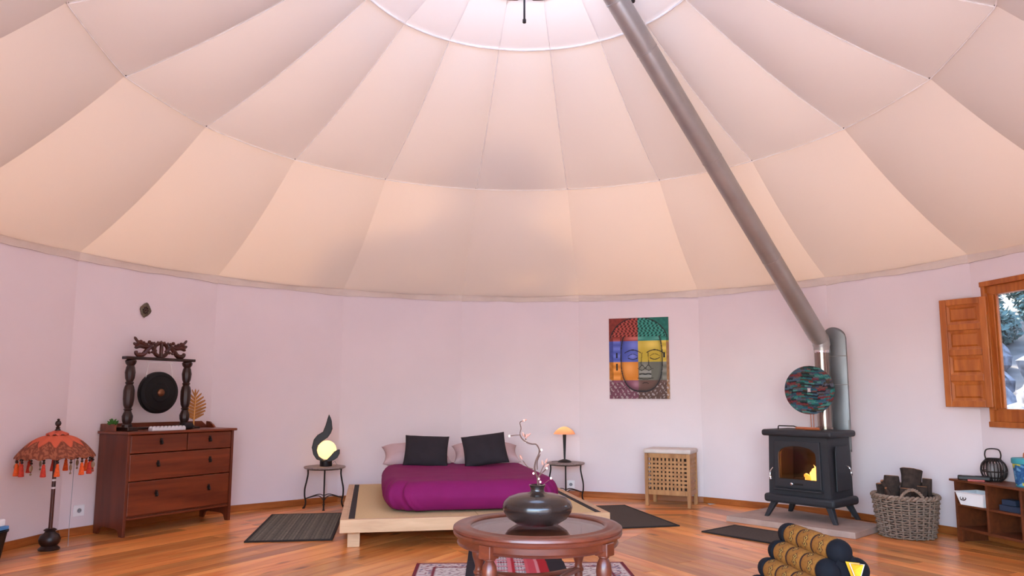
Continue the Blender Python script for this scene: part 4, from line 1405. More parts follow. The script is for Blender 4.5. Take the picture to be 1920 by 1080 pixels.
def art(p):
    u, v = p.x / pw, 1 - p.z / phh            # v from the top
    left = u < 0.49
    if v < 0.285: base = srgb(150, 58, 46) if left else srgb(36, 122, 108)
    elif v < 0.545: base = srgb(74, 88, 172) if left else srgb(192, 166, 52)
    elif v < 0.775: base = srgb(212, 128, 32) if left else srgb(104, 104, 94)
    else: base = srgb(132, 76, 96) if left else srgb(104, 74, 66)
    if u > 0.955 and v > 0.3: base = srgb(176, 128, 88)
    base = base[:3]
    dark = tuple(c * 0.14 for c in base)
    n = noise.noise(Vector((u * 22, v * 28, 0)))
    # head outline: tall rounded shape
    fx, fy = (u - 0.545) / 0.345, (v - 0.50) / 0.41
    fd = (abs(fx) ** 2.6 + abs(fy) ** 2.6) ** (1 / 2.6)
    hair = v < 0.235 and ((u - 0.50) / 0.49) ** 2 + ((v - 0.30) / 0.31) ** 2 < 1
    ears = (0.07 < u < 0.19 or 0.885 < u < 0.955) and 0.25 < v < 0.80
    c = base
    if hair:
        cell = math.sin(u * 95 + 1.5 * math.sin(v * 60)) * math.sin(v * 105)
        c = mixc(base, tuple(min(1, k * 1.9 + .06) for k in base), 0.55 if cell > 0.35 else 0.0)
        if cell < -0.45: c = dark
    elif fd < 1.0:
        # round modelling painted on the face
        hl = math.exp(-(((u - 0.42) / 0.10) ** 2 + ((v - 0.34) / 0.07) ** 2)) + math.exp(-(((u - 0.72) / 0.12) ** 2 + ((v - 0.33) / 0.06) ** 2)) \
            + math.exp(-(((u - 0.34) / 0.10) ** 2 + ((v - 0.62) / 0.09) ** 2)) * .8 + math.exp(-(((u - 0.60) / 0.07) ** 2 + ((v - 0.60) / 0.05) ** 2)) * .8 \
            + math.exp(-(((u - 0.45) / 0.06) ** 2 + ((v - 0.82) / 0.04) ** 2)) + math.exp(-(((u - 0.40) / 0.06) ** 2 + ((v - 0.475) / 0.03) ** 2))
        c = mixc(base, tuple(min(1, k * 1.6 + .12) for k in base), min(.85, hl * .7))
        c = mixc(c, dark, 0.55 * sstep(0.84, 1.0, fd))
        if 0.24 < v < 0.272: c = mixc(c, tuple(min(1, k * 1.7 + .1) for k in base), 0.5 + 0.4 * math.cos(u * 14))
    elif ears:
        c = mixc(base, tuple(min(1, k * 1.6 + .08) for k in base), 0.35 + 0.3 * math.sin(v * 70))
        if (abs(u - 0.13) < 0.016 or abs(u - 0.92) < 0.014) and (0.43 < v < 0.50 or (0.57 < v < 0.65 and u < .5)): c = (0.01, 0.01, 0.012)
    else:
        c = mixc(base, dark, 0.30 + 0.3 * n)
        if v > 0.76 and math.sin(u * 80 + 3 * n) * math.sin(v * 75 + 2 * n) > 0.45: c = mixc(c, (0.6, 0.52, 0.5), 0.5)
    if 0.975 < fd < 1.02 and v > 0.23: c = (0.015, 0.013, 0.015)
    hd = math.sqrt(((u - 0.50) / 0.49) ** 2 + ((v - 0.30) / 0.31) ** 2)
    if 0.965 < hd < 1.0 and v < 0.25: c = (0.015, 0.013, 0.015)

    def line(d, w, col=(0.012, 0.010, 0.012)):
        nonlocal c
        if abs(d) < w: c = col
    # brows, closed lids, nose, lips
    for ex in (0.40, 0.765):
        dx = (u - ex)
        if abs(dx) < 0.135: line(v - (0.435 - 0.035 * math.cos(dx / 0.135 * PI / 2)), 0.006)
        if abs(dx) < 0.085:
            line(v - (0.495 + 0.022 * math.cos(dx / 0.085 * PI / 2)), 0.0055)
            line(v - (0.480 - 0.030 * math.cos(dx / 0.085 * PI / 2)), 0.004, dark)
    if 0.43 < v < 0.58:
        line(u - (0.555 - 0.02 * (v - 0.43) / 0.15), 0.007, mixc(dark, base, .2))
        line(u - (0.655 + 0.01 * (v - 0.43) / 0.15), 0.005, dark)
    if abs(u - 0.605) < 0.10:
        line(v - (0.605 + 0.018 * math.cos((u - 0.605) / 0.05 * PI / 2 * 1.9)), 0.007, dark)
        line(v - (0.695 + 0.006 * math.cos((u - 0.605) / 0.05 * PI)), 0.008, (0.012, 0.012, 0.012))
        if 0.65 < v < 0.69 or 0.705 < v < 0.735: c = mixc(c, (0.5, 0.5, 0.47), 0.45)
    if abs(u - 0.605) < 0.13:
        line(v - (0.745 + 0.012 * math.cos((u - 0.605) / 0.13 * PI / 2)), 0.005, dark)
        line(v - (0.642 - 0.012 * math.cos((u - 0.605) / 0.06 * PI)), 0.004, dark)
    if abs(u - 0.605) < 0.05: line(v - (0.80 + 6 * (u - 0.605) ** 2), 0.005, dark)
    return c


colour_print(MB().grid(150, 200, lambda u, v: (pw * u, 0.0015, phh * v)).build('painted_face', M_PAINT, PT, smooth=0, fix=False), art)

# ------------------------------------------------------------------ hearth and stove
SA = math.radians(-48.3)
o = MB()
HS = empty('hearth_slab', (1.775, 6.80, 0), math.radians(-46.0), 'pale stone hearth slab under the black stove', 'slab')
MB().hexa([(0, 0, 0), (1.14, 0, 0), (1.135, 0.56, 0), (0.0, 0.86, 0)], [(0.004, 0.004, 0.05), (1.136, 0.004, 0.05), (1.131, 0.556, 0.05), (0.004, 0.856, 0.05)]).build('stone', M_SLAB, HS, smooth=0, bevel=0.004)

ST = empty('wood_stove', (2.503, 6.70, 0.05), SA, 'black cast-iron wood stove burning behind an arched glass door', 'stove')
ST_M = T(2.503, 6.70, 0.05) @ RZ(SA)
w0, w1, dp = 0.285, 0.27, 0.20        # half widths below and above, half depth
zb, zt = 0.20, 0.715
for sx in (-1, 1):
    for sy in (-1, 1):
        MB().hexa([(sx * 0.315 - 0.018, sy * 0.205 - 0.018, 0), (sx * 0.315 + 0.018, sy * 0.205 - 0.018, 0), (sx * 0.315 + 0.018, sy * 0.205 + 0.018, 0), (sx * 0.315 - 0.018, sy * 0.205 + 0.018, 0)],
                  [(sx * 0.25 - 0.028, sy * 0.165 - 0.028, 0.135), (sx * 0.25 + 0.028, sy * 0.165 - 0.028, 0.135), (sx * 0.25 + 0.028, sy * 0.165 + 0.028, 0.135), (sx * 0.25 - 0.028, sy * 0.165 + 0.028, 0.135)]).build('leg', M_STOVE, ST, smooth=0, bevel=0.006)
MB().box(-0.325, 0.325, -0.235, 0.225, 0.13, 0.205).build('plinth', M_STOVE, ST, smooth=40, bevel=0.026, bseg=4)
MB().box(-0.325, 0.325, -0.24, 0.225, 0.712, 0.768).build('top_plate', M_STOVE, ST, smooth=40, bevel=0.022, bseg=4)


def shell(x0b, x1b, x0t, x1t, y0, y1):
    return MB().hexa([(x0b, y0, zb), (x1b, y0, zb), (x1b, y1, zb), (x0b, y1, zb)], [(x0t, y0, zt), (x1t, y0, zt), (x1t, y1, zt), (x0t, y1, zt)])


shell(-w0, -w0 + 0.03, -w1, -w1 + 0.03, -dp, dp).build('side_wall', M_STOVE, ST, smooth=0, bevel=0.004)
shell(w0 - 0.03, w0, w1 - 0.03, w1, -dp, dp).build('side_wall', M_STOVE, ST, smooth=0, bevel=0.004)
shell(-w0 + 0.03, w0 - 0.03, -w1 + 0.03, w1 - 0.03, dp - 0.03, dp).build('back_wall', M_STOVEIN, ST, smooth=0)
MB().box(-w1 + 0.03, w1 - 0.03, -dp + 0.03, dp - 0.03, 0.29, 0.31).build('grate', M_STOVEIN, ST, smooth=0)

# front with an arched opening, then the door frame standing proud of it
ARC = [(-0.172, 0.345), (0.172, 0.345), (0.172, 0.545)]
for q in range(1, 12):
    a = PI * q / 12
    ARC.append((0.172 * math.cos(a), 0.545 + 0.085 * math.sin(a) ** 0.8))
ARC.append((-0.172, 0.545))


def plate_with_hole(outer, hole, y0, y1):
    bm = bmesh.new()
    loops = []
    for y in (y0,):
        ov = [bm.verts.new((x, y, z)) for x, z in outer]
        hv = [bm.verts.new((x, y, z)) for x, z in hole]
        es = [bm.edges.new((ov[i], ov[(i + 1) % len(ov)])) for i in range(len(ov))]
        es += [bm.edges.new((hv[i], hv[(i + 1) % len(hv)])) for i in range(len(hv))]
        bmesh.ops.triangle_fill(bm, edges=es, use_beauty=True)
    r = bmesh.ops.extrude_face_region(bm, geom=list(bm.faces))
    for v in [g for g in r['geom'] if isinstance(g, bmesh.types.BMVert)]:
        v.co.y = y1
    mb = MB()
    bm.verts.index_update()
    mb.v = [v.co.copy() for v in bm.verts]
    mb.f = [tuple(v.index for v in f.verts) for f in bm.faces]
    bm.free()
    return mb


plate_with_hole([(-w0 + 0.001, zb), (w0 - 0.001, zb), (w1 - 0.001, zt), (-w1 + 0.001, zt)], ARC, -dp - 0.001, -dp + 0.025).build('front_wall', M_STOVE, ST, smooth=0, bevel=0.0)
dr_out = [(-0.215, 0.272), (0.215, 0.272), (0.210, 0.672), (-0.210, 0.672)]
DRo = plate_with_hole(dr_out, ARC, -dp - 0.024, -dp - 0.002).build('door', M_STOVE, ST, smooth=0, bevel=0.004)
MB().box(-0.172, 0.172, -dp - 0.010, -dp - 0.006, 0.345, 0.63).build('glass_pane', M_FIREGLASS, DRo, smooth=0)
MB().tube(smoothpath([(-0.232, -dp - 0.015, 0.43), (-0.238, -dp - 0.05, 0.40), (-0.236, -dp - 0.055, 0.36), (-0.232, -dp - 0.05, 0.33)], 5), [0.006] * 10 + [0.011] * 5 + [0.006], 10).build('door_handle', M_CHROME, DRo)
MB().lathe([(0.012, 0), (0.012, 0.014), (0.006, 0.018)], 14, T(-0.05, -dp - 0.022, 0.305) @ RX(PI / 2)).build('air_knob', M_CHROME, DRo)
MB().box(-0.03, 0.05, -dp - 0.028, -dp - 0.02, 0.297, 0.312).build('air_slot', M_STOVEIN, DRo, smooth=0, bevel=0.003)
MB().box(-0.215, 0.225, -dp - 0.045, -dp, 0.247, 0.262).build('ash_lip', M_STOVE, ST, smooth=0, bevel=0.005)
# raised arched door on the right flank
side_arch = [(-0.12, 0.26), (0.12, 0.26), (0.12, 0.60), (0.10, 0.64), (-0.10, 0.64), (-0.12, 0.60)]
sdoor = MB().prism(side_arch, 0, 0.012, T(0.290, 0.0, 0) @ RZ(PI / 2) @ T(0, -0.012, 0)).build('side_door', M_STOVE, ST, smooth=0, bevel=0.006)
MB().tube(smoothpath([(0.295, 0.06, 0.47), (0.33, 0.06, 0.45), (0.335, 0.07, 0.41), (0.335, 0.08, 0.385)], 5), [0.006] * 10 + [0.011] * 5 + [0.006], 10).build('door_handle', M_CHROME, sdoor)
# the fire
M_FLAME = emitter('flame', (1.0, 0.36, 0.05, 1), 3.0)
M_FLAMECORE = emitter('flame_core', (1.0, 0.60, 0.16, 1), 4.0)
rr = random.Random(5)
for k in range(16):
    x = 0.02 + 0.0095 * k + rr.uniform(-.006, .006)
    y = -0.10 + rr.uniform(-.05, .05)
    h = (0.04 + 0.15 * (k / 15.0)) * rr.uniform(0.7, 1.2)
    r0 = rr.uniform(.012, .024)
    pts = smoothpath([(x, y, 0.335), (x + .006, y, 0.335 + h * .4), (x - .004 + rr.uniform(-.012, .012), y, 0.335 + h * .75), (x + rr.uniform(-.014, .018), y, 0.335 + h)], 4)
    MB().tube(pts, [r0 * math.sin(PI * (0.25 + 0.74 * i / (len(pts) - 1))) for i in range(len(pts))], 8).build('flame', M_FLAMECORE if k % 2 else M_FLAME, ST)
for k, (x0_, y0_, x1_, y1_) in enumerate([(-0.12, -0.04, 0.14, -0.02), (0.0, 0.03, 0.17, -0.08), (-0.05, 0.06, 0.15, 0.05)]):
    MB().tube([(x0_, y0_, 0.325 + .006 * k), ((x0_ + x1_) / 2, (y0_ + y1_) / 2 + .01, 0.332), (x1_, y1_, 0.328)], [.016, .02, .018], 8).build('firewood', M_BARK, ST)
bulb('fire_glow', ST_M @ Vector((0.09, 0.05, 0.46)), 8.0, (1.0, 0.36, 0.08), 0.04)

# ---- flue: polished upright, elbow, long insulated pipe to the crown
FP = empty('flue_pipe', (2.693, 6.79, 0.818), 0, 'long grey flue pipe slanting from the stove up to the roof crown', 'pipe')
O_ = Vector((2.693, 6.79, 0.818))
E1 = Vector((2.67, 6.80, 1.66))
dirp = (Vector((0.585, 5.0, 4.05)) - Vector((2.655, 6.81, 1.70))).normalized()
MB().lathe([(0.075, 0), (0.075, 0.02), (0.066, 0.022), (0.066, 0.24), (0.070, 0.242), (0.070, 0.262), (0.066, 0.264), (0.066, 0.70)], 32).build('stove_pipe', M_SHINY, FP, smooth=30)
el = smoothpath([(0, 0, 0.69), (0, 0, 0.745), Vector((0, 0, 0.80)) + dirp * 0.012, Vector((0, 0, 0.79)) + dirp * 0.06, Vector((0, 0, 0.79)) + dirp * 0.11], 4)
MB().tube(el, [0.070] * 5 + [0.076] * (len(el) - 5), 32).build('elbow', M_STEEL, FP, smooth=30)
MB().lathe([(0.072, 0.69), (0.074, 0.70), (0.072, 0.715)], 32).build('clamp_band', M_CHROME, FP)
S0 = Vector((0, 0, 0.79)) + dirp * 0.09
Ltot = 3.95
Rq = dirp.to_track_quat('Z', 'Y').to_matrix().to_4x4()
cuts = [0.0, 0.96, 2.04, 3.07, 3.50, Ltot]
for a_, b_ in zip(cuts, cuts[1:]):
    MB().lathe([(0.078, a_), (0.081, a_ + 0.004), (0.081, b_ - 0.03), (0.078, b_)], 32, T(*S0) @ Rq).build('pipe_section', M_STEEL, FP, smooth=30)
for c_ in cuts[1:-1]:
    MB().lathe([(0.079, c_ - 0.008), (0.083, c_ - 0.006), (0.083, c_ + 0.006), (0.079, c_ + 0.008)], 32, T(*S0) @ Rq).build('clamp_band', M_STEEL, FP, smooth=30)
hk = S0 + dirp * 3.44
MB().tube([hk + Vector((0.06, 0.0, 0.03)), hk + Vector((0.14, 0.02, 0.09)), hk + Vector((0.22, 0.05, 0.16)), hk + Vector((0.35, 0.1, 0.21))], 0.005, 6).ball(hk + Vector((0.09, 0.01, 0.05)), 0.016, seg=8).build('stay_wire', M_IRON, FP)

SHD = empty('heat_shield', ST_M @ Vector((0.12, 0.30, -0.05)), SA, 'tall round-topped zinc sheet standing behind the stove pipe', 'heat shield')
SW_ = 0.112


def shield_fn(u, v):
    x = -SW_ + 2 * SW_ * u
    top = 1.64 + math.sqrt(max(0.0, SW_ * SW_ - x * x)) * 0.95
    return (x, 0.03 * (abs(x) / SW_) ** 2, 0.62 + (top - 0.62) * v)


so = MB().grid(24, 40, shield_fn).build('sheet', M_SHIELD, SHD, smooth=60, fix=False)
so.modifiers.new('thick', 'SOLIDIFY').thickness = 0.004
for sx in (-1, 1):
    MB().box(sx * 0.09 - 0.012, sx * 0.09 + 0.012, 0.022, 0.028, 0.05, 0.9).build('support_leg', M_STEEL, SHD, smooth=0)
for z in (1.22, 1.48):
    MB().tube([(x * SW_ / 5, 0.03 * (abs(x) / 5) ** 2 - 0.003, z) for x in range(-5, 6)], 0.003, 5).build('sheet_seam', M_STEEL, SHD)
MB().tube([(-0.06, 0.0, 1.33), (-0.09, -0.05, 1.33)], 0.005, 6).build('bracket', M_CHROME, SHD)

# ---- round patchwork disc in front of the pipe
DC = empty('patchwork_disc', ST_M @ Vector((0.075, -0.085, 0.768)), math.radians(-36), 'round striped patchwork disc on a thin stand on top of the stove', 'disc')
dz, drr = 0.35, 0.213
df = MB().grid(110, 44, lambda u, v: (drr * v * math.cos(2 * PI * u), -0.008 - 0.006 * (1 - v * v), dz + drr * v * math.sin(2 * PI * u)), wrap=True)
do = df.build('patchwork_face', M_PRINT, DC, smooth=60, fix=False)
pal = [srgb(*c) for c in [(40, 110, 104), (58, 66, 84), (122, 42, 46), (34, 34, 38), (74, 130, 120), (86, 84, 96), (70, 58, 44), (36, 86, 100), (110, 70, 64), (30, 70, 64), (28, 30, 34), (64, 92, 108)]]


def disc_col(p):
    x, z = p.x, p.z - dz
    if abs(x) < 0.013 and abs(z) < 0.017: return srgb(190, 170, 170)
    zz = z + 0.006 * math.sin(x * 22)
    r = int(math.floor(zz / 0.0135))
    c = int(math.floor((x + 0.07 * math.sin(r * 4.1)) / (0.07 + 0.04 * math.sin(r * 2.3))))
    h = (r * 73 + c * 151 + 7) % len(pal)
    k = 0.8 + 0.5 * noise.noise(Vector((x * 60, z * 160, 0)))
    return tuple(q * k for q in pal[h][:3])


colour_print(do, disc_col)
MB().lathe([(drr - 0.004, -0.008), (drr, 0.0), (drr - 0.004, 0.006), (drr - 0.03, 0.006)], 48, T(0, 0, dz) @ RX(PI / 2)).build('disc_back', M_DARKWOOD, DC, smooth=40)
for x in (-0.0, 0.022):
    MB().tube([(x, 0.008, 0.0), (x, 0.008, 0.30)], 0.004, 8).build('stand_rod', M_COPPER, DC)
MB().box(-0.05, 0.07, -0.03, 0.04, 0, 0.010).build('stand_foot', M_COPPER, DC, smooth=0, bevel=0.002)

PK = empty('stove_poker', ST_M @ Vector((-0.02, -0.175, 0.768)), SA + math.radians(6), 'black poker with a copper-coloured handle lying on the stove top', 'poker')
MB().tube([(-0.16, 0, 0.004), (-0.158, 0, 0.028), (-0.152, 0, 0.034), (-0.02, 0, 0.034), (0.02, 0, 0.022)], 0.0055, 8).build('rod', M_BLACKMETAL, PK)
MB().tube([(0.0, 0, 0.018), (0.20, 0.02, 0.014)], [0.012, 0.013], 10).build('grip', M_COPPER, PK)

# ------------------------------------------------------------------ log basket
LB = empty('log_basket', (3.045, 6.135, 0), 0.0, 'round grey wicker basket heaped with firewood beside the stove', 'basket')
rb, rt, hb = 0.19, 0.235, 0.325


def br(z):
    t = z / hb
    return rb + (rt - rb) * (t ** 0.8)


MB().lathe([(rb - 0.015, 0.004), (br(0.1) - 0.015, 0.1), (br(0.2) - 0.015, 0.2), (rt - 0.015, hb), (rt - 0.022, hb), (rb - 0.02, 0.012)], 36).build('lining', M_WICKERCORE, LB)
ns = 26
sk = MB()
for k in range(ns):
    a = 2 * PI * k / ns
    sk.tube([(br(z) * math.cos(a), br(z) * math.sin(a), z) for z in (0.002, 0.08, 0.16, 0.24, hb)], 0.0075, 6)
tag(sk.build('stakes', M_WICKER, LB), kind='stuff')
wv = MB()
nrow = 17
for j in range(nrow):
    z = 0.010 + (hb - 0.03) * j / (nrow - 1)
    n = ns * 4
    wv.tube([((br(z) + 0.013 * math.cos(PI * (q / 4.0) + PI * j)) * math.cos(2 * PI * q / n), (br(z) + 0.013 * math.cos(PI * (q / 4.0) + PI * j)) * math.sin(2 * PI * q / n), z + 0.002 * math.sin(q * 1.7 + j)) for q in range(n)], 0.0072, 5, closed=True)
tag(wv.build('weave', M_WICKER, LB), kind='stuff')
rm = MB()
for s in (0, PI):
    n = 120
    rm.tube([((rt + 0.011 * math.cos(q * 2 * PI / n * 20 + s)) * math.cos(2 * PI * q / n), (rt + 0.011 * math.cos(q * 2 * PI / n * 20 + s)) * math.sin(2 * PI * q / n), hb - 0.006 + 0.011 * math.sin(q * 2 * PI / n * 20 + s)) for q in range(n)], 0.011, 6, closed=True)
rm.build('braided_rim', M_WICKER, LB)
for a in (-PI / 2 - 0.25, PI / 2 - 0.25):
    hd_ = MB()
    for s in (0, PI):
        pts = []
        for q in range(33):
            t = q / 32
            ang = a - 0.40 + 0.80 * t
            zz = hb - 0.03 + 0.095 * math.sin(PI * t) ** 0.7
            rr_ = rt + 0.004 + 0.006 * math.cos(q * 1.2 + s)
            pts.append((rr_ * math.cos(ang), rr_ * math.sin(ang), zz + 0.006 * math.sin(q * 1.2 + s)))
        hd_.tube(pts, 0.0085, 6)
    hd_.build('handle', M_WICKER, LB)


def log(name, p0, p1, r, seed, label, split=False):
    p0, p1 = Vector(p0), Vector(p1)
    L = (p1 - p0).length
    root = empty(name, p0, 0, label, 'log', 'firewood in the wicker basket')
    root.rotation_euler = (p1 - p0).to_track_quat('Z', 'Y').to_euler()
    n = 16

    def fn(u, v):
        a = 2 * PI * u
        rr_ = r * (1 + 0.30 * noise.noise(Vector((math.cos(a) * 1.4 + seed, math.sin(a) * 1.4, v * L * 6))) + 0.07 * noise.noise(Vector((math.cos(a) * 5, math.sin(a) * 5 + seed, v * 9))))
        x, y = rr_ * math.cos(a), rr_ * math.sin(a)
        if split and y > 0.25 * r: y = 0.25 * r
        return (x, y, v * L)
    mb = MB().grid(n, 6, fn, wrap=True)
    mb.build('bark', M_BARK, root, smooth=50)
    for v in (0.0, 1.0):
        e = MB()
        ring = [Vector(fn(k / n, v)) for k in range(n)]
        off_ = 0.004 if v else -0.004
        vv = [Vector((p.x * .93, p.y * .93, p.z + off_)) for p in ring] + [Vector((p.x * .93, p.y * .93, p.z - off_ * 1.5)) for p in ring]
        e.add(vv, [tuple(range(n)), tuple(range(n, 2 * n))] + [(k, (k + 1) % n, n + (k + 1) % n, n + k) for k in range(n)])
        e.build('cut_end', M_LOGEND, root, smooth=0)


bx_, by_ = 3.045, 6.135
log('log', (bx_ + 0.018, by_ + 0.0, 0.20), (bx_ + 0.085, by_ + 0.05, 0.52), 0.074, 1.0, 'thick dark log standing highest in the wicker basket')
log('log', (bx_ - 0.115, by_, 0.16), (bx_ - 0.085, by_ + 0.03, 0.47), 0.054, 2.3, 'shorter log with a flat top on the left of the basket')
log('log', (bx_ + 0.135, by_ - 0.06, 0.16), (bx_ + 0.165, by_ - 0.04, 0.455), 0.034, 3.1, 'narrow dark log upright at the right of the basket', True)
log('log', (bx_ - 0.06, by_ - 0.115, 0.14), (bx_ - 0.05, by_ - 0.11, 0.385), 0.041, 4.4, 'split reddish log at the front of the basket', True)
log('log', (bx_ + 0.06, by_ - 0.115, 0.14), (bx_ + 0.09, by_ - 0.10, 0.40), 0.038, 5.2, 'dark log at the front right of the basket')
log('log', (bx_ + 0.145, by_ + 0.055, 0.16), (bx_ + 0.19, by_ + 0.07, 0.41), 0.026, 6.2, 'thin log leaning on the right rim of the basket')
log('log', (bx_ - 0.115, by_ + 0.105, 0.18), (bx_ - 0.14, by_ + 0.115, 0.40), 0.033, 7.7, 'thin log leaning on the left rim of the basket')
log('stick', (bx_ - 0.13, by_ - 0.07, 0.28), (bx_ - 0.225, by_ - 0.10, 0.445), 0.013, 8.2, 'upper of two thin sticks poking out left of the basket')
log('stick', (bx_ - 0.14, by_ - 0.12, 0.27), (bx_ - 0.225, by_ - 0.16, 0.395), 0.010, 9.2, 'lower of two thin sticks poking out left of the basket')

# ------------------------------------------------------------------ low shelf under the window
SHF = empty('low_shelf', (3.335, 5.945, 0), math.radians(-78.7), 'low brown pine shelf unit with open cubbies under the window', 'shelf')
SH_M = T(3.335, 5.945, 0) @ RZ(math.radians(-78.7))
SWd, SDp, SHt = 1.22, 0.265, 0.475
MB().box(-0.03, SWd + 0.03, -0.02, SDp, SHt - 0.018, SHt).build('top', M_SHELF, SHF, smooth=0, bevel=0.005)
for x in (0.0, 0.30, 0.60, 0.90, SWd - 0.02):
    zf = 0.0 if x in (0.0, SWd - 0.02) else 0.10
    MB().box(x, x + 0.02, 0.0, SDp - 0.006, zf, SHt - 0.018).build('upright', M_SHELF, SHF, smooth=0, bevel=0.002)
MB().box(0.02, SWd - 0.02, 0.006, SDp - 0.006, 0.272, 0.288).build('shelf_board', M_SHELF, SHF, smooth=0, bevel=0.002)
MB().box(0.02, SWd - 0.02, 0.0, SDp - 0.006, 0.095, 0.115).build('shelf_board', M_SHELF, SHF, smooth=0, bevel=0.002)
MB().box(0.02, SWd - 0.02, SDp - 0.006, SDp - 0.001, 0.09, SHt - 0.018).build('back_panel', M_SHELF, SHF, smooth=0)
MB().box(0.02, 0.05, 0.0, 0.02, 0.0, 0.095).build('foot_block', M_SHELF, SHF, smooth=0)


def shp(x, y, z=0.0):
    return SH_M @ Vector((x, y, z))


LT = empty('wicker_lantern', shp(0.215, 0.168, SHt), 0.2, 'round dark wicker lantern with a loop handle on the shelf', 'lantern')
for k in range(22):
    a = 2 * PI * k / 22
    MB().tube(smoothpath([(r * math.cos(a), r * math.sin(a), z) for r, z in ((0.045, 0.004), (0.072, 0.03), (0.086, 0.075), (0.078, 0.125), (0.055, 0.155), (0.046, 0.168))], 3), 0.0042, 5).build('cane', M_IRON, LT)
for r, z in ((0.047, 0.004), (0.073, 0.03), (0.056, 0.155), (0.048, 0.168), (0.086, 0.075)):
    MB().tube([(r * math.cos(2 * PI * k / 24), r * math.sin(2 * PI * k / 24), z) for k in range(24)], 0.0048, 5, closed=True).build('hoop', M_IRON, LT)
M_JAR = plain('pale_glass_jar', srgb(150, 142, 140), 0.2, var=0.1)
MB().lathe([(0.035, 0.006), (0.04, 0.02), (0.04, 0.12), (0.034, 0.13), (0.032, 0.12), (0.03, 0.02)], 20).build('candle_jar', M_JAR, LT)
MB().tube(smoothpath([(-0.047, 0, 0.165), (-0.052, 0, 0.20), (-0.04, 0, 0.235), (0, 0, 0.243), (0.04, 0, 0.235), (0.052, 0, 0.20), (0.047, 0, 0.165)], 5), 0.005, 8, M=RZ(-0.6)).build('handle', M_IRON, LT)

GD = empty('handheld_gadget', shp(0.185, 0.028, SHt), math.radians(-30), 'flat black gadget with a grey face and red edge before the lantern', 'gadget')
MB().box(-0.115, 0.10, -0.035, 0.035, 0.006, 0.040).build('body', M_BLACKMETAL, GD, smooth=40, bevel=0.009, bseg=3)
MB().box(-0.085, 0.0, -0.024, 0.024, 0.0395, 0.0415).build('screen', M_GREY, GD, smooth=0, bevel=0.001)
MB().box(-0.05, 0.06, -0.0375, 0.0, 0.0, 0.014).build('red_edge', M_RED, GD, smooth=0, bevel=0.002)
GD.rotation_euler = (0, math.radians(0), math.radians(-30))

BK = empty('picnic_tin', shp(0.575, 0.125, SHt), 0.4, 'blue painted tin with a teal lid and brown handle on the shelf', 'tin')
tb = MB().grid(96, 40, lambda u, v: ((0.088 + 0.012 * v) * math.cos(2 * PI * u), (0.088 + 0.012 * v) * math.sin(2 * PI * u), 0.002 + 0.165 * v), wrap=True)
tb.lathe([(0.085, 0.0), (0.085, 0.004)], 32)
to = tb.build('tin_body', M_PRINT, BK, smooth=60, fix=False)


def tin_col(p):
    a = math.atan2(p.y, p.x)
    n = noise.noise(Vector((a * 2.2, p.z * 22, 1.0)))
    m = noise.noise(Vector((a * 6, p.z * 60, 4.0)))
    if p.z < 0.012 or p.z > 0.160: return srgb(52, 130, 150)
    if n > 0.34: return srgb(206, 190, 84)
    if n > 0.24: return srgb(96, 140, 84)
    if n < -0.32: return srgb(96, 150, 190)
    return mixc(srgb(34, 74, 122), srgb(52, 100, 146), 0.5 + m)


colour_print(to, tin_col)
MB().lathe([(0.100, 0.160), (0.106, 0.164), (0.106, 0.196), (0.10, 0.202), (0.03, 0.206)], 40).build('lid', M_TEAL, BK)
MB().tube(smoothpath([(-0.05, 0, 0.204), (-0.042, 0, 0.235), (0, 0, 0.248), (0.042, 0, 0.235), (0.05, 0, 0.204)], 5), 0.006, 8).build('handle', M_COPPER, BK)
MB().lathe([(0.012, -0.01), (0.018, 0.0), (0.012, 0.012)], 12, T(-0.075, -0.075, 0.14) @ RZ(PI / 4) @ RX(PI / 2)).build('clasp', M_IRON, BK)

TB = empty('white_tub', shp(0.165, 0.075, 0.288), math.radians(-73), 'white open tub with a dark swirl emblem in the upper left cubby', 'tub')


def tubring(w, d, z):
    return [(-w, -d, z), (w, -d, z), (w, d, z), (-w, d, z)]


t_o = MB()
lv = [tubring(0.098, 0.085, 0.0), tubring(0.122, 0.105, 0.095), tubring(0.128, 0.111, 0.096), tubring(0.128, 0.111, 0.102), tubring(0.117, 0.10, 0.102), tubring(0.094, 0.08, 0.006)]
for r in lv: t_o.v += [Vector(p) for p in r]
for j in range(5):
    for k in range(4):
        k2 = (k + 1) % 4
        t_o.f.append((j * 4 + k, j * 4 + k2, j * 4 + 4 + k2, j * 4 + 4 + k))
t_o.f += [(3, 2, 1, 0), (20, 21, 22, 23)]
t_o.build('tub_body', M_WHITE, TB, smooth=30, bevel=0.004)
em = MB()
EMF = T(-0.060, -0.0975, 0.052) @ RX(math.radians(-12))
for (cx_, rx_, rz_2) in ((-0.012, 0.014, 0.010), (0.010, 0.014, 0.010), (0.0, 0.026, 0.017)):
    em.tube([(cx_ + rx_ * math.cos(2 * PI * q / 20), 0, rz_2 * math.sin(2 * PI * q / 20)) for q in range(20)], 0.0024, 5, closed=True, M=EMF)
em.build('swirl_emblem', M_DARKWOOD, TB)

o = MB().box(-0.10, 0.10, -0.07, 0.07, 0, 0.04).build('storage_box', M_NAVYBOX, smooth=0, bevel=0.004)
o.matrix_world = T(*shp(0.475, 0.11, 0.288)) @ RZ(math.radians(-78.7))
tag(o, 'flat navy box in the second upper cubby of the shelf', 'box')
o = MB().box(-0.055, 0.055, -0.045, 0.045, 0, 0.038).build('storage_box', M_NAVYBOX, smooth=0, bevel=0.004)
o.matrix_world = T(*shp(0.43, 0.11, 0.328)) @ RZ(math.radians(-72))
tag(o, 'small navy box stacked on the flat navy box', 'box')

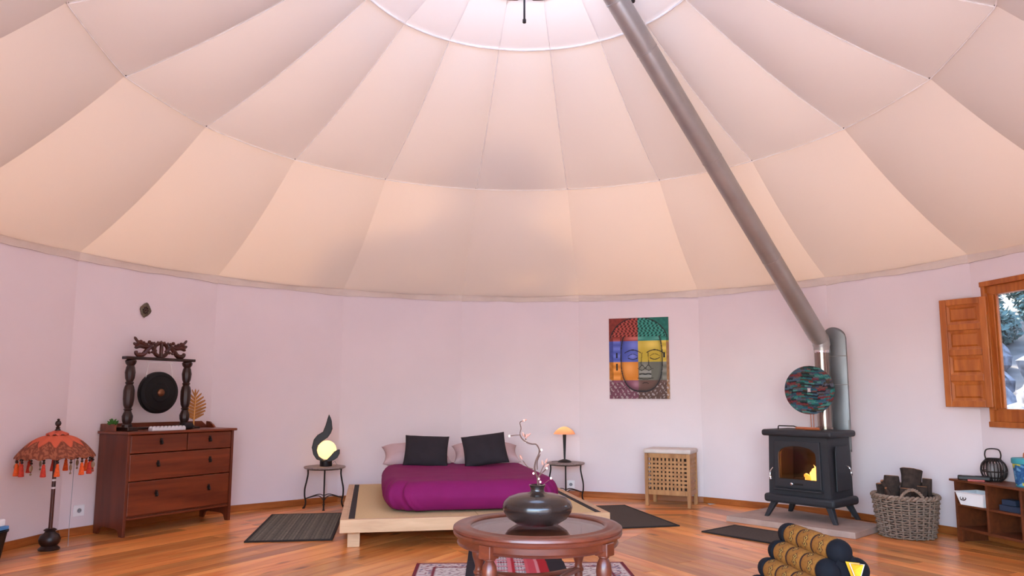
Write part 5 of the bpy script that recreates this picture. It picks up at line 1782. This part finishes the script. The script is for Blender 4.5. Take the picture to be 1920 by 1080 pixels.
# ------------------------------------------------------------------ triangular Thai cushion in the foreground
axd = Vector((0.10, -0.62, 0)).normalized()
TC = empty('thai_cushion', (1.475, 4.36, 0), math.atan2(axd.y, axd.x), 'triangular navy cushion with rows of gold patterned rolls on the floor', 'cushion')
# local x along the axis towards the camera, y to the right of it seen from behind, z up
LEN = 0.66
SIDE, HT = 0.47, 0.40
rolls = 4
rr_roll = 0.062
apex = Vector((0, 0, HT - 0.045))
# -x world is local -y here: the visible slope runs down towards negative local y
sgn_ = -1
core = [(0.0, HT - 0.022), (0.232, 0.03), (-0.232, 0.03)]
MB().prism(core, 0.03, LEN - 0.065, RZ(-PI / 2) @ Matrix.Scale(-1, 4, (1, 0, 0)) @ T(0, 0, 0)).build('core', M_BLUEDARK, TC, smooth=0)


def seg_mesh(L, r):
    def fn(u, v):
        a = 2 * PI * u
        e = min(v, 1 - v) * L
        q = r * (0.80 + 0.20 * min(1.0, e / 0.03) ** 0.5)
        if e < 1e-6: q = r * 0.72
        return (v * L, q * math.cos(a), q * math.sin(a))
    return fn


GOLD1, GOLD2, LINE = srgb(146, 94, 36), srgb(192, 146, 68), srgb(46, 22, 18)


def thai_col(p):
    a = math.atan2(p.z, p.y)
    x = p.x
    s = a * rr_roll
    L = 0.143
    if x < 0.005 or x > L - 0.005: return LINE
    best = GOLD1
    for cx_, cs in ((0.047, 0.045), (0.096, 0.0), (0.047, -0.045), (0.096, 0.09), (0.047, 0.135), (0.096, -0.09), (0.047, -0.135), (0.096, 0.18), (0.096, -0.18)):
        dx, ds = abs(x - cx_), abs(s - cs)
        m = dx + ds
        if m < 0.022:
            if 0.0155 < m: best = LINE
            elif abs(dx - ds) < 0.0032 or m < 0.004: best = LINE
            else: best = GOLD2
        elif 0.024 < m < 0.0285 and (dx < 0.006 or ds < 0.006): best = srgb(120, 70, 34)
    if noise.noise(Vector((x * 240, s * 240, 0))) > 0.35 and best == GOLD1: best = srgb(124, 76, 28)
    return best


seg0 = None
cap0 = None
faces3 = [(Vector((0, sgn_ * 0.012, HT - 0.062)), Vector((0, sgn_ * 0.205, 0.062))), (Vector((0, -sgn_ * 0.012 + 0.0, HT - 0.062)), Vector((0, -sgn_ * 0.205, 0.062)))]
positions = []
for q in range(rolls):
    t = q / (rolls - 1)
    positions.append((faces3[0][0].lerp(faces3[0][1], t), -0.25))
for q in range(1, rolls):
    t = q / (rolls - 1)
    positions.append((faces3[1][0].lerp(faces3[1][1], t), 1.1))
for q in (1, 2):
    positions.append((Vector((0, -0.205 + 0.41 * q / 3, 0.062)), 3.0))
for pos, ro_ in positions:
    for k in range(3):
        if seg0 is None:
            mb = MB().grid(64, 36, seg_mesh(0.143, rr_roll), wrap=True)
            o = mb.build('roll_segment', M_PRINT, TC, smooth=60, fix=False)
            colour_print(o, thai_col)
            seg0 = o
        else:
            o = seg0.copy()
            COL.objects.link(o)
            o.parent = TC
        o.location = pos + Vector((0.095 + 0.146 * k, 0, 0))
        o.rotation_euler = (ro_, 0, 0)
    for k, x in enumerate((0.0, 0.535)):
        Lc = 0.095 if k == 0 else 0.075

        def capfn(u, v, Lc=Lc, k=k):
            a = 2 * PI * u
            w_ = v if k else 1 - v
            q = rr_roll * (1 - (w_ ** 3) * 0.55) * (0.86 + 0.14 * min(1, (1 - w_) / 0.12) ** .5 if False else 1)
            q *= 0.9 if w_ < 0.02 else 1.0
            return (v * Lc, q * math.cos(a), q * math.sin(a))
        mb = MB().grid(24, 12, capfn, wrap=True)
        mb.f.append(tuple(range(24)))
        mb.f.append(tuple(12 * 24 + i for i in range(24)))
        c_ = mb.build('roll_end', M_BLUEDARK, TC, smooth=60)
        c_.location = pos + Vector((x, 0, 0))
# yellow gussets let into the near end
for gi, (gy, gz_, sc_, tw_) in enumerate([(0.012, 0.262, 1.0, 0.0), (-0.075, 0.17, 0.9, 0.0)]):
    tri = [(-0.036 * sc_, 0.045 * sc_), (0.040 * sc_, 0.035 * sc_), (0.004, -0.062 * sc_)]
    Mx = T(LEN - 0.005, gy, gz_) @ RZ(PI / 2)
    gus = MB()
    outer = [Vector((x, 0.0, z)) for x, z in tri]
    deep = Vector((0.002, 0.03, 0.0))
    mid_t = Vector((0.0, 0.012, 0.030 * sc_))
    gus.add(outer + [deep, mid_t], [(0, 4, 3), (4, 1, 3), (1, 2, 3), (2, 0, 3)], Mx)
    gus.add([Vector((x, 0.034, z)) for x, z in tri], [(0, 1, 2)], Mx)
    go = gus.build('yellow_gusset', M_YELLOW, TC, smooth=0)
    MB().tube([Vector((x, -0.001, z)) for x, z in tri], 0.003, 6, closed=True, M=Mx).build('piping', M_LIDPAD, go)
